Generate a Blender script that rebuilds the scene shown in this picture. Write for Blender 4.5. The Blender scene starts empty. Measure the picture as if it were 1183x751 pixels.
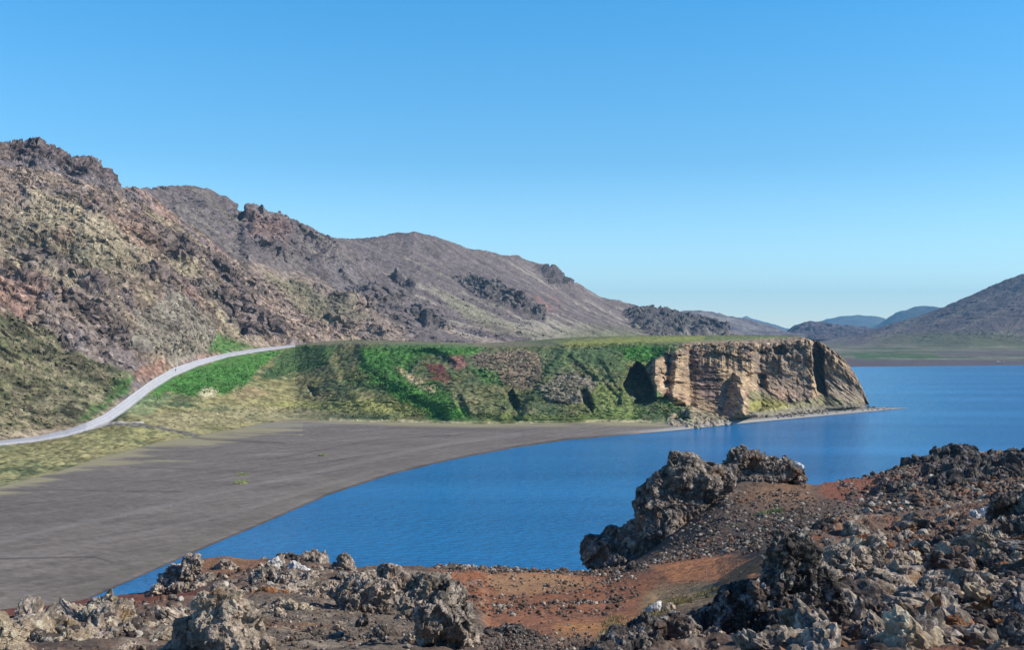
import bpy, bmesh, math, random
import numpy as np
from mathutils import Vector, Euler

random.seed(11)
C = bpy.context.scene.collection
S = bpy.context.scene

# ------------------------------------------------------------------ camera, sky, sun, exposure
EYE = 45.0            # height of the eye above the lake
FPX = 1268.0          # focal length in photograph pixels
HX, HY = 591.5, 385.0
cam_d = bpy.data.cameras.new('camera'); cam = bpy.data.objects.new('camera', cam_d); C.objects.link(cam)
cam.location = (0, 0, EYE); cam.rotation_euler = (math.radians(90), 0, 0)
cam_d.sensor_width = 36.0; cam_d.lens = 36.0 * FPX / 1183.0
cam_d.shift_y = (HY - 375.5) / 1183.0
cam_d.clip_start = 0.5; cam_d.clip_end = 60000
S.camera = cam

SUN_EL = math.radians(35.0)
SUN_AZ = math.radians(98.0)      # clockwise from the view direction (+Y): from the right
w = bpy.data.worlds.new("World"); S.world = w; w.use_nodes = True
nt = w.node_tree; bg = nt.nodes['Background']
sky = nt.nodes.new('ShaderNodeTexSky'); sky.sky_type = 'NISHITA'; sky.sun_disc = False
sky.sun_elevation = SUN_EL; sky.sun_rotation = SUN_AZ
sky.air_density = 1.0; sky.dust_density = 0.0; sky.ozone_density = 3.0; sky.altitude = 300
# deepen the blue of this clear northern sky with height above the horizon
tcw = nt.nodes.new('ShaderNodeTexCoord'); sx = nt.nodes.new('ShaderNodeSeparateXYZ'); nt.links.new(tcw.outputs['Generated'], sx.inputs[0])
rw = nt.nodes.new('ShaderNodeValToRGB'); nt.links.new(sx.outputs['Z'], rw.inputs[0])
el = rw.color_ramp.elements; el[0].position = 0.0; el[0].color = (1.42, 1.54, 1.58, 1); el[1].position = 0.75; el[1].color = (0.22, 0.38, 0.72, 1)
for ps, cl_ in ((0.155, (0.60, 1.06, 1.24, 1)), (0.29, (0.36, 1.10, 1.38, 1)), (0.45, (0.28, 0.64, 1.05, 1))):
    e = el.new(ps); e.color = cl_
mw = nt.nodes.new('ShaderNodeMix'); mw.data_type = 'RGBA'; mw.blend_type = 'MULTIPLY'; mw.inputs['Factor'].default_value = 1.0
nt.links.new(sky.outputs[0], mw.inputs['A']); nt.links.new(rw.outputs[0], mw.inputs['B']); nt.links.new(mw.outputs['Result'], bg.inputs['Color'])
bg.inputs['Strength'].default_value = 0.13
sd = bpy.data.lights.new('sun', 'SUN'); so = bpy.data.objects.new('sun', sd); C.objects.link(so)
sd.energy = 5.0; sd.angle = math.radians(0.53); sd.color = (1.0, 0.94, 0.84)
sv = Vector((math.sin(SUN_AZ) * math.cos(SUN_EL), math.cos(SUN_AZ) * math.cos(SUN_EL), math.sin(SUN_EL)))
so.rotation_euler = sv.to_track_quat('Z', 'Y').to_euler()
so.location = (200, -100, 300)
S.view_settings.view_transform = 'Standard'; S.view_settings.look = 'None'
S.view_settings.gamma = 1.0; S.view_settings.use_curve_mapping = False
S.view_settings.exposure = 0.15

# ------------------------------------------------------------------ noise
rng = np.random.RandomState(5)
NL = 32
G = rng.normal(size=(NL, NL, NL, 3)).astype(np.float32)
G /= np.linalg.norm(G, axis=-1, keepdims=True)
J = rng.rand(NL, NL, NL, 3).astype(np.float32)

def perlin(p):
    p = np.asarray(p, np.float32)
    i = np.floor(p); f = p - i; i = i.astype(np.int64)
    u = f * f * f * (f * (f * 6 - 15) + 10)
    r = 0
    for a in (0, 1):
        wa = u[:, 0] if a else 1 - u[:, 0]
        for b in (0, 1):
            wb = u[:, 1] if b else 1 - u[:, 1]
            for c in (0, 1):
                wc = u[:, 2] if c else 1 - u[:, 2]
                g = G[(i[:, 0] + a) % NL, (i[:, 1] + b) % NL, (i[:, 2] + c) % NL]
                d = f - np.array([a, b, c], np.float32)
                r = r + wa * wb * wc * (g * d).sum(1)
    return r * 1.5

def fbm(p, freq, octs=5, gain=0.5, lac=2.03, ridged=False, off=0.0):
    p = np.asarray(p, np.float32) * freq + off
    a = 1.0; s = 0; n = 0
    for k in range(octs):
        v = perlin(p)
        if ridged: v = 1 - 2 * np.abs(v)
        s = s + a * v; n += a; a *= gain
        p = p * lac + 7.31
    return s / n

def worley(p, freq, off=0.0):
    p = np.asarray(p, np.float32) * freq + off
    i = np.floor(p); f = p - i; i = i.astype(np.int64)
    f1 = np.full(len(p), 9, np.float32); f2 = f1.copy()
    for a in (-1, 0, 1):
        for b in (-1, 0, 1):
            for c in (-1, 0, 1):
                j = J[(i[:, 0] + a) % NL, (i[:, 1] + b) % NL, (i[:, 2] + c) % NL] + np.array([a, b, c], np.float32)
                d = np.sqrt(((j - f) ** 2).sum(1))
                f2 = np.minimum(f2, np.maximum(f1, d)); f1 = np.minimum(f1, d)
    return f1, f2

def facets(p, freq, tilt=1.0, off=0.0):
    """broken-block relief: every cell is a flat face with its own height and lean"""
    p = np.asarray(p, np.float32) * freq + off
    i = np.floor(p); f = p - i; i = i.astype(np.int64)
    best = np.full(len(p), 9, np.float32); val = np.zeros(len(p), np.float32)
    for a in (-1, 0, 1):
        for b in (-1, 0, 1):
            for c in (-1, 0, 1):
                k = ((i[:, 0] + a) % NL, (i[:, 1] + b) % NL, (i[:, 2] + c) % NL)
                dv = f - J[k] - np.array([a, b, c], np.float32)
                d = (dv * dv).sum(1); m = d < best
                g = G[k]; v = (J[k][:, 0] - 0.5) + tilt * (dv * g).sum(1)
                best = np.where(m, d, best); val = np.where(m, v, val)
    return val

def sstep(a, b, x):
    t = np.clip((x - a) / (b - a), 0, 1); return t * t * (3 - 2 * t)

# ------------------------------------------------------------------ zones drawn on a surface's own sheet coordinates
def poly_mask(x, y, poly, soft=3.0):
    P = np.array(poly, np.float32); n = len(P)
    ins = np.zeros(len(x), bool); dmin = np.full(len(x), 1e9, np.float32)
    for k in range(n):
        x1, y1 = P[k]; x2, y2 = P[(k + 1) % n]
        if y1 != y2:
            c = ((y1 > y) != (y2 > y)) & (x < (x2 - x1) * (y - y1) / (y2 - y1) + x1)
            ins ^= c
        dx, dy = x2 - x1, y2 - y1
        t = np.clip(((x - x1) * dx + (y - y1) * dy) / (dx * dx + dy * dy + 1e-9), 0, 1)
        dmin = np.minimum(dmin, np.hypot(x - x1 - t * dx, y - y1 - t * dy))
    sdv = np.where(ins, dmin, -dmin)
    return sstep(-soft, soft, sdv)

def line_mask(x, y, pts, width):
    P = np.array(pts, np.float32); dmin = np.full(len(x), 1e9, np.float32)
    for k in range(len(P) - 1):
        x1, y1 = P[k]; x2, y2 = P[k + 1]; dx, dy = x2 - x1, y2 - y1
        t = np.clip(((x - x1) * dx + (y - y1) * dy) / (dx * dx + dy * dy + 1e-9), 0, 1)
        dmin = np.minimum(dmin, np.hypot(x - x1 - t * dx, y - y1 - t * dy))
    return 1 - sstep(width * 0.4, width, dmin)

def ell_mask(x, y, cx, cy, rx, ry, soft=0.35):
    return 1 - sstep(1 - soft, 1 + soft, np.hypot((x - cx) / rx, (y - cy) / ry))

def col(c, m, base):
    m = np.asarray(m)[:, None]
    return base * (1 - m) + np.array(c, np.float32)[None] * m

# ------------------------------------------------------------------ geometry helpers
def unproj(px, py, D):
    return np.stack([(px - HX) / FPX * D, D, EYE - (py - HY) / FPX * D], -1)

def at(px, py, D):
    return Vector(((px - HX) / FPX * D, D, EYE - (py - HY) / FPX * D))

def Dz(py, z):
    return (EYE - z) * FPX / (py - HY)

def smooth1(a, n):
    for _ in range(n):
        b = a.copy(); b[1:-1] = (a[:-2] + 2 * a[1:-1] + a[2:]) / 4; a = b
    return a

def loft(curves, x0, x1, nu, rows, sm=3, edge_sm=3, soft=None, uu=None):
    """curves: lists of (px, py, D); rows: number of rows between successive curves.
    returns grid position (V,U,3) and the sheet coordinates px, py (V,U)"""
    u = np.linspace(x0, x1, nu) if uu is None else uu
    ys = []; ds = []
    for c in curves:
        c = np.array(c, float)
        ys.append(smooth1(np.interp(u, c[:, 0], c[:, 1]), edge_sm)); ds.append(smooth1(np.interp(u, c[:, 0], np.log(c[:, 2])), 12))
    Y = []; D = []
    if soft is not None: heavy = smooth1(ys[soft], 900)
    for k in range(len(curves) - 1):
        n = rows[k]
        for j in range(n + (k == len(curves) - 2)):
            t = j / n
            if soft is not None and k + 1 == soft: Y.append(ys[k] * (1 - t) + heavy * t + (ys[k + 1] - heavy) * t ** 5)
            else: Y.append(ys[k] * (1 - t) + ys[k + 1] * t)
            D.append(ds[k] * (1 - t) + ds[k + 1] * t)
    Y = np.array(Y); D = np.array(D)
    D = smooth1(D, sm)
    PX = np.repeat(u[None], len(Y), 0)
    return PX, Y, np.exp(D)

def grid_normals(P):
    du = np.gradient(P, axis=1); dv = np.gradient(P, axis=0)
    n = np.cross(du, dv); n /= np.linalg.norm(n, axis=-1, keepdims=True) + 1e-9
    return n

def mesh_from(name, verts, faces, mat=None, cols=None, smooth=False, kind=None, parent=None):
    verts = np.asarray(verts, np.float32).reshape(-1, 3); faces = np.asarray(faces, np.int32)
    me = bpy.data.meshes.new(name)
    nf, k = faces.shape
    me.vertices.add(len(verts)); me.vertices.foreach_set('co', verts.ravel())
    me.loops.add(nf * k); me.loops.foreach_set('vertex_index', faces.ravel())
    me.polygons.add(nf); me.polygons.foreach_set('loop_start', np.arange(0, nf * k, k, dtype=np.int32))
    me.polygons.foreach_set('loop_total', np.full(nf, k, np.int32))
    me.polygons.foreach_set('use_smooth', np.full(nf, smooth))
    if cols is not None:
        a = me.color_attributes.new('Col', 'FLOAT_COLOR', 'POINT')
        c4 = np.ones((len(verts), 4), np.float32); c4[:, :3] = cols
        a.data.foreach_set('color', c4.ravel())
    me.update(calc_edges=True)
    if mat: me.materials.append(mat)
    o = bpy.data.objects.new(name, me); C.objects.link(o)
    if kind: o['kind'] = kind
    if parent: o.parent = parent
    return o

def grid_faces(V, U):
    i = np.arange(V * U).reshape(V, U)
    return np.stack([i[:-1, :-1], i[:-1, 1:], i[1:, 1:], i[1:, :-1]], -1).reshape(-1, 4)

def tag(o, label, cat, group=None):
    o['label'] = label; o['category'] = cat
    if group: o['group'] = group
    return o

# ------------------------------------------------------------------ materials
def new_mat(name):
    m = bpy.data.materials.new(name); m.use_nodes = True
    n = m.node_tree.nodes; b = n['Principled BSDF']
    b.inputs['Roughness'].default_value = 0.95
    b.inputs['Specular IOR Level'].default_value = 0.15
    return m, m.node_tree, b

def vc_mat(name, nscale, var=0.35, bump=0.4, bscale=None, bdist=0.3, detail=8):
    """vertex colour x procedural variation, with bump"""
    m, t, b = new_mat(name); N = t.nodes; L = t.links
    at_ = N.new('ShaderNodeAttribute'); at_.attribute_name = 'Col'
    g = N.new('ShaderNodeNewGeometry')
    n1 = N.new('ShaderNodeTexNoise'); n1.inputs['Scale'].default_value = nscale; n1.inputs['Detail'].default_value = detail
    n1.inputs['Roughness'].default_value = 0.65
    L.new(g.outputs['Position'], n1.inputs['Vector'])
    mr = N.new('ShaderNodeMapRange'); mr.inputs['From Min'].default_value = 0.3; mr.inputs['From Max'].default_value = 0.7
    mr.inputs['To Min'].default_value = 1 - var; mr.inputs['To Max'].default_value = 1 + var
    L.new(n1.outputs['Fac'], mr.inputs['Value'])
    vm = N.new('ShaderNodeVectorMath'); vm.operation = 'SCALE'
    L.new(at_.outputs['Color'], vm.inputs[0]); L.new(mr.outputs[0], vm.inputs['Scale'])
    L.new(vm.outputs[0], b.inputs['Base Color'])
    n2 = N.new('ShaderNodeTexNoise'); n2.inputs['Scale'].default_value = bscale or nscale; n2.inputs['Detail'].default_value = detail
    n2.inputs['Roughness'].default_value = 0.7
    L.new(g.outputs['Position'], n2.inputs['Vector'])
    bp = N.new('ShaderNodeBump'); bp.inputs['Strength'].default_value = bump; bp.inputs['Distance'].default_value = bdist
    L.new(n2.outputs['Fac'], bp.inputs['Height']); L.new(bp.outputs[0], b.inputs['Normal'])
    return m

def plain_mat(name, c, rough=0.8, spec=0.2):
    m, t, b = new_mat(name)
    N = t.nodes; L = t.links
    n1 = N.new('ShaderNodeTexNoise'); n1.inputs['Scale'].default_value = 3.0
    rp = N.new('ShaderNodeValToRGB')
    rp.color_ramp.elements[0].color = (*[v * 0.85 for v in c], 1); rp.color_ramp.elements[1].color = (*[min(1, v * 1.1) for v in c], 1)
    L.new(n1.outputs['Fac'], rp.inputs[0]); L.new(rp.outputs[0], b.inputs['Base Color'])
    b.inputs['Roughness'].default_value = rough; b.inputs['Specular IOR Level'].default_value = spec
    return m

mat_mtn = vc_mat('mountain_rock', 0.35, 0.35, 0.6, 0.25, 2.0)
mat_far = vc_mat('far_hill', 0.02, 0.3, 0.6, 0.02, 20.0)
mat_head = vc_mat('headland_turf_and_tuff', 0.8, 0.3, 0.5, 0.6, 0.8)
mat_beach = vc_mat('black_sand', 1.2, 0.12, 0.25, 2.0, 0.08)
mat_soil = vc_mat('volcanic_soil', 22.0, 0.4, 0.8, 30.0, 0.02)

# ------------------------------------------------------------------ lake
def build_lake():
    xs = np.array([-3000, 9000.]); ys = np.array([-200, 9000.])
    v = [(-3000, 20, 0), (9000, 20, 0), (9000, 9000, 0), (-3000, 9000, 0)]
    m, t, b = new_mat('lake_water'); N = t.nodes; L = t.links
    g = N.new('ShaderNodeNewGeometry')
    mp = N.new('ShaderNodeMapping'); mp.inputs['Rotation'].default_value = (0, 0, math.radians(20)); mp.inputs['Scale'].default_value = (0.55, 1.25, 1)
    L.new(g.outputs['Position'], mp.inputs[0])
    n1 = N.new('ShaderNodeTexNoise'); n1.inputs['Scale'].default_value = 0.55; n1.inputs['Detail'].default_value = 6; n1.inputs['Roughness'].default_value = 0.6
    L.new(mp.outputs[0], n1.inputs['Vector'])
    # wind lanes
    mp2 = N.new('ShaderNodeMapping'); mp2.inputs['Scale'].default_value = (0.0025, 0.022, 1); mp2.inputs['Rotation'].default_value = (0, 0, math.radians(6))
    L.new(g.outputs['Position'], mp2.inputs[0])
    n2 = N.new('ShaderNodeTexNoise'); n2.inputs['Scale'].default_value = 1.0; n2.inputs['Detail'].default_value = 5
    L.new(mp2.outputs[0], n2.inputs['Vector'])
    mr = N.new('ShaderNodeMapRange'); mr.inputs['From Min'].default_value = 0.35; mr.inputs['From Max'].default_value = 0.7
    mr.inputs['To Min'].default_value = 0.95; mr.inputs['To Max'].default_value = 0.6
    L.new(n2.outputs['Fac'], mr.inputs['Value'])
    bp = N.new('ShaderNodeBump'); bp.inputs['Distance'].default_value = 1.7
    L.new(mr.outputs[0], bp.inputs['Strength']); L.new(n1.outputs['Fac'], bp.inputs['Height']); L.new(bp.outputs[0], b.inputs['Normal'])
    rp = N.new('ShaderNodeValToRGB')
    rp.color_ramp.elements[0].position = 0.3; rp.color_ramp.elements[0].color = (0.010, 0.18, 0.42, 1)
    rp.color_ramp.elements[1].position = 0.75; rp.color_ramp.elements[1].color = (0.02, 0.25, 0.55, 1)
    L.new(n2.outputs['Fac'], rp.inputs[0]); L.new(rp.outputs[0], b.inputs['Base Color'])
    b.inputs['Roughness'].default_value = 0.14; b.inputs['IOR'].default_value = 1.33; b.inputs['Specular IOR Level'].default_value = 0.5
    mesh_from('lake', v, [[0, 1, 2, 3]], m, kind='structure')
build_lake()

# ground far below, one sheet to the horizon
def build_ground():
    m, t, b = new_mat('ground_basalt'); b.inputs['Base Color'].default_value = (0.1, 0.09, 0.08, 1)
    mesh_from('ground', [(-9000, -1500, -6), (9000, -1500, -6), (9000, 16500, -6), (-9000, 16500, -6)], [[0, 1, 2, 3]], m, kind='structure')
build_ground()

# ------------------------------------------------------------------ key lines of the land
ROAD_LO = [(-160, 523), (-60, 518.5), (0, 515), (40, 511), (75, 505), (100, 498), (125, 489), (150, 472), (175, 452), (200, 436), (230, 423), (265, 412.5), (300, 406.5), (340, 401)]
ROAD_HI = [(-160, 518), (-60, 514), (0, 511), (40, 506), (75, 498.5), (100, 489.5), (120, 480), (150, 458), (175, 440), (200, 426), (230, 416), (265, 408), (300, 403), (340, 399)]
ROAD_D = [(-160, 330), (0, 392), (60, 420), (100, 440), (150, 490), (200, 590), (250, 670), (300, 730), (340, 780)]
rl = np.array(ROAD_LO, float); rh = np.array(ROAD_HI, float); rd = np.array(ROAD_D, float)
def road_lo(x): return np.interp(x, rl[:, 0], rl[:, 1])
def road_hi(x): return np.interp(x, rh[:, 0], rh[:, 1])
def road_D(x): return np.interp(x, rd[:, 0], rd[:, 1])
def road_gap(x): return 9.0 + 0 * x

SHORE = [(-160, 830), (-60, 775), (0, 742), (90, 698), (150, 672), (240, 632), (300, 607), (380, 572), (450, 549), (520, 532), (590, 518.5), (650, 509.5), (720, 503), (780, 498), (850, 490.5), (920, 484), (1000, 476.5), (1030, 473.5), (1048, 472)]
BASE = [(-160, 590), (-60, 572), (0, 562), (60, 547), (120, 528), (180, 512), (250, 500), (300, 490), (340, 484), (400, 487), (460, 488), (560, 490), (650, 489), (700, 488), (760, 489), (800, 489), (850, 485), (900, 480), (950, 475.5), (1000, 471), (1030, 471.5), (1048, 471.5)]
BASEZ = [(-160, 3), (300, 3), (700, 2.5), (800, 1.8), (1000, 1.5), (1048, 0.1)]
def basez(x):
    a = np.array(BASEZ, float); return np.interp(x, a[:, 0], a[:, 1])
SH = np.array(SHORE, float); BA = np.array(BASE, float)

# ------------------------------------------------------------------ beach
def build_beach():
    xs = np.linspace(-160, 1050, 90)
    sy = np.interp(xs, SH[:, 0], SH[:, 1]); by = np.interp(xs, BA[:, 0], BA[:, 1])
    sD = Dz(sy, 0.0); bD = Dz(by, basez(xs))
    bD = np.maximum(bD, sD + 3)
    c_in = [(x, y, D) for x, y, D in zip(xs, HY + (EYE + 2.0) * FPX / (sD - 12), sD - 12)]
    c1 = list(zip(xs, sy, sD))
    yb = HY + (EYE - basez(xs)) * FPX / bD
    c2 = list(zip(xs, yb, bD))
    bD2 = bD + 14; c3 = list(zip(xs, HY + (EYE - basez(xs) + 2.5) * FPX / bD2, bD2))
    u = np.linspace(-160, 1050, 1300)
    su = smooth1(np.interp(u, SH[:, 0], SH[:, 1]), 6); bu = smooth1(np.interp(u, BA[:, 0], BA[:, 1]), 6); bu = np.minimum(bu, su - 0.4)
    bz = basez(u); Ys = []; Ds = []
    e1 = Dz(su, 0.0)
    for dx_, z_ in ((-30, -6.5), (-4, -1.0)): Ds.append(e1 + dx_); Ys.append(HY + (EYE - z_) * FPX / (e1 + dx_))
    for t in np.linspace(0, 1, 260):
        yy = su * (1 - t) + bu * t; z_ = bz * t ** 0.8; Ys.append(yy); Ds.append(Dz(yy, z_))
    e2 = Ds[-1]
    for dx_, z_ in ((4, -1.5), (20, -6.5)): Ds.append(e2 + dx_); Ys.append(HY + (EYE - bz - z_) * FPX / (e2 + dx_))
    PX = np.repeat(u[None], len(Ys), 0); PY = np.array(Ys); D = np.array(Ds)
    P = unproj(PX, PY, D); V, U = PX.shape
    p = P.reshape(-1, 3).copy(); x = PX.ravel(); y = PY.ravel()
    # gentle relief, ripples, wheel ruts
    p2 = p * np.array([1, 1, 0], np.float32)
    tshore = np.clip((np.interp(x, SH[:, 0], SH[:, 1]) - y) / 30, 0, 1)
    n1 = fbm(p2 * [0.4, 1, 1], 0.02, 4); n2 = fbm(p2 * [0.25, 1.0, 1], 0.25, 3)
    p[:, 2] += 0.07 * fbm(p2, 0.12, 4, off=8) + tshore * (0.5 * n1 + 0.16 * n2 + 0.07 * fbm(p2 * [0.5, 1.5, 1], 0.8, 3))
    c = np.tile(np.array([0.18, 0.153, 0.128], np.float32), (len(p), 1))
    n3 = fbm(p2 * [0.3, 1.2, 1], 0.05, 5, off=3.3)
    c *= (1 + 0.35 * n3 + 0.25 * fbm(p2 * [0.5, 1.5, 1], 0.4, 4, off=1.9))[:, None]
    # raked diagonal wind ripples
    dirv = p2 @ np.array([0.55, 0.83, 0]); acr = p2 @ np.array([0.83, -0.55, 0])
    q = np.stack([dirv * 0.02, acr * 0.35, 0 * acr], -1)
    c *= (1 + 0.45 * fbm(q, 1.0, 4, gain=0.7) + 0.5 * fbm(p2 * [0.6, 1.6, 1], 0.9, 3, off=4.7))[:, None]
    # damp rim by the water
    wet = 1 - sstep(0.5, 3.5, np.interp(x, SH[:, 0], SH[:, 1]) - y)
    c *= (1 - 0.5 * wet)[:, None]
    band = np.clip(sstep(4, 8, np.interp(x, SH[:, 0], SH[:, 1]) - y) - sstep(10, 22, np.interp(x, SH[:, 0], SH[:, 1]) - y), 0, 1) * (x < 500)
    c = col((0.15, 0.13, 0.10), band * 0.35, c)
    # pale line of the strand below the cliffs
    pale = sstep(690, 780, x) * (1 - sstep(0.8, 2.6, np.abs(np.interp(x, SH[:, 0], SH[:, 1]) - y - 2.2)))
    c = col((0.42, 0.40, 0.36), pale * 0.8, c)
    # dry grass spilling down onto the sand from the road side
    by_ = np.interp(x, BA[:, 0], BA[:, 1])
    wn = fbm(p2 * [0.3, 1, 1], 0.07, 5, off=9.1)
    gr = sstep(-0.1, 0.25, wn * 1.3 + (1 - (y - by_) / 22) * 0.75 - 0.35) * (1 - sstep(760, 800, x))
    gr *= np.where(x > 350, 1 - sstep(2, 6, y - by_), 1)
    c = col((0.33, 0.29, 0.17), gr * 0.9, c)
    # pale fans of gravel by the dunes
    c = col((0.26, 0.24, 0.20), ell_mask(x, y, 350, 490, 90, 6) * sstep(-0.2, 0.3, wn) * 0.8, c)
    # wheel tracks
    for pts, wd, k in (([(-60, 645), (60, 612), (130, 598), (300, 560), (420, 533), (520, 512), (600, 502)], 3.0, 0.4),
                       ([(-60, 668), (100, 630), (280, 590), (430, 545)], 2.6, 0.3),
                       ([(250, 555), (330, 541), (420, 524), (560, 508)], 1.8, 0.3)):
        c = col((0.26, 0.23, 0.20), line_mask(x, y, pts, wd) * k, c)
    for pts, wd, k in (([(-60, 648), (20, 646), (60, 645), (110, 644), (130, 650)], 1.8, 0.6),
                       ([(-60, 568), (60, 566), (210, 569)], 1.6, 0.4), ([(150, 540), (300, 545), (420, 527)], 1.4, 0.45),
                       ([(320, 530), (420, 510), (520, 503)], 1.5, 0.5), ([(260, 525), (380, 520)], 1.2, 0.45),
                       ([(100, 488), (150, 492), (190, 498), (240, 508), (330, 512)], 2.4, 0.6)):
        c = col((0.05, 0.043, 0.04), line_mask(x, y + 0.8 * n3, pts, wd * 0.65) * k * 1.0 * np.clip(1 + 2 * n1, 0.3, 1), c)
    for cx, cy, r in ((142, 597, 9), (197, 584, 6), (375, 533, 8)):
        an = np.hypot((x - cx), (y - cy) * 2.4) / r
        c = col((0.06, 0.055, 0.05), np.clip(1 - np.abs(an - 0.8) * 7, 0, 1) * 0.5 * (np.sin(x * 1.2) > 0), c)
    mesh_from('beach', p, grid_faces(V, U), mat_beach, np.clip(c, 0.02, 0.9), smooth=True, kind='structure')
    return p.reshape(V, U, 3), PX, PY
BEACH = build_beach()
def sheet_point(sheet, px, py):
    P, X_, Y_ = sheet[:3]
    u = int(np.argmin(np.abs(X_[0] - px))); v = int(np.argmin(np.abs(Y_[:, u] - py))); return P[v, u]

# ------------------------------------------------------------------ headland / lower slopes (from beach up to plateau)
GREEN = (0.062, 0.155, 0.032); OLIVE = (0.12, 0.125, 0.045); YGREEN = (0.20, 0.21, 0.05)
MOSS = (0.075, 0.10, 0.045); TUFF = (0.42, 0.30, 0.18); TUFFD = (0.16, 0.115, 0.085); REDD = (0.14, 0.05, 0.04)

TOP = [(340, 401), (380, 398), (420, 397), (470, 399), (520, 400), (560, 402), (620, 401), (680, 397), (740, 396), (800, 398), (860, 397), (900, 396), (935, 392), (948, 395), (960, 403), (975, 414), (988, 432), (997, 450), (1002, 462), (1006, 471)]
TOPD = [(340, 780), (380, 735), (430, 690), (520, 650), (620, 640), (760, 640), (860, 640), (935, 665), (980, 690), (1006, 690)]
BACK = [(340, 399), (380, 394), (420, 392.5), (470, 394), (560, 396.5), (620, 393), (660, 390), (700, 388.5), (800, 387.5), (900, 387.5), (925, 388.5), (940, 394), (960, 412), (985, 445), (1006, 480)]
BACKD = [(340, 789), (400, 850), (470, 900), (620, 950), (900, 950), (930, 760), (950, 720), (1006, 710)]
tp = np.array(TOP, float); td = np.array(TOPD, float); bk = np.array(BACK, float); bd_ = np.array(BACKD, float)

def head_curves():
    xs = np.concatenate([np.linspace(-160, 1006, 240)])
    by = np.interp(xs, BA[:, 0], BA[:, 1]); bz = basez(xs) - 0.6
    bD = Dz(by, basez(xs)) + 1.5
    byy = HY + (EYE - bz) * FPX / bD
    ty = np.where(xs < 340, road_lo(xs), np.interp(xs, tp[:, 0], tp[:, 1]))
    tD = np.where(xs < 340, road_D(xs), np.interp(xs, td[:, 0], td[:, 1]))
    ky = np.where(xs < 340, road_hi(xs), np.interp(xs, bk[:, 0], bk[:, 1]))
    kD = np.where(xs < 340, road_D(xs) + road_gap(xs), np.interp(xs, bd_[:, 0], bd_[:, 1]))
    tD = np.maximum(tD, bD + 8)
    ly = ky + np.where(xs < 340, 2, 4); lD = kD + 10
    return xs, (byy, bD), (ty, tD), (ky, kD), (ly, lD)

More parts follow.
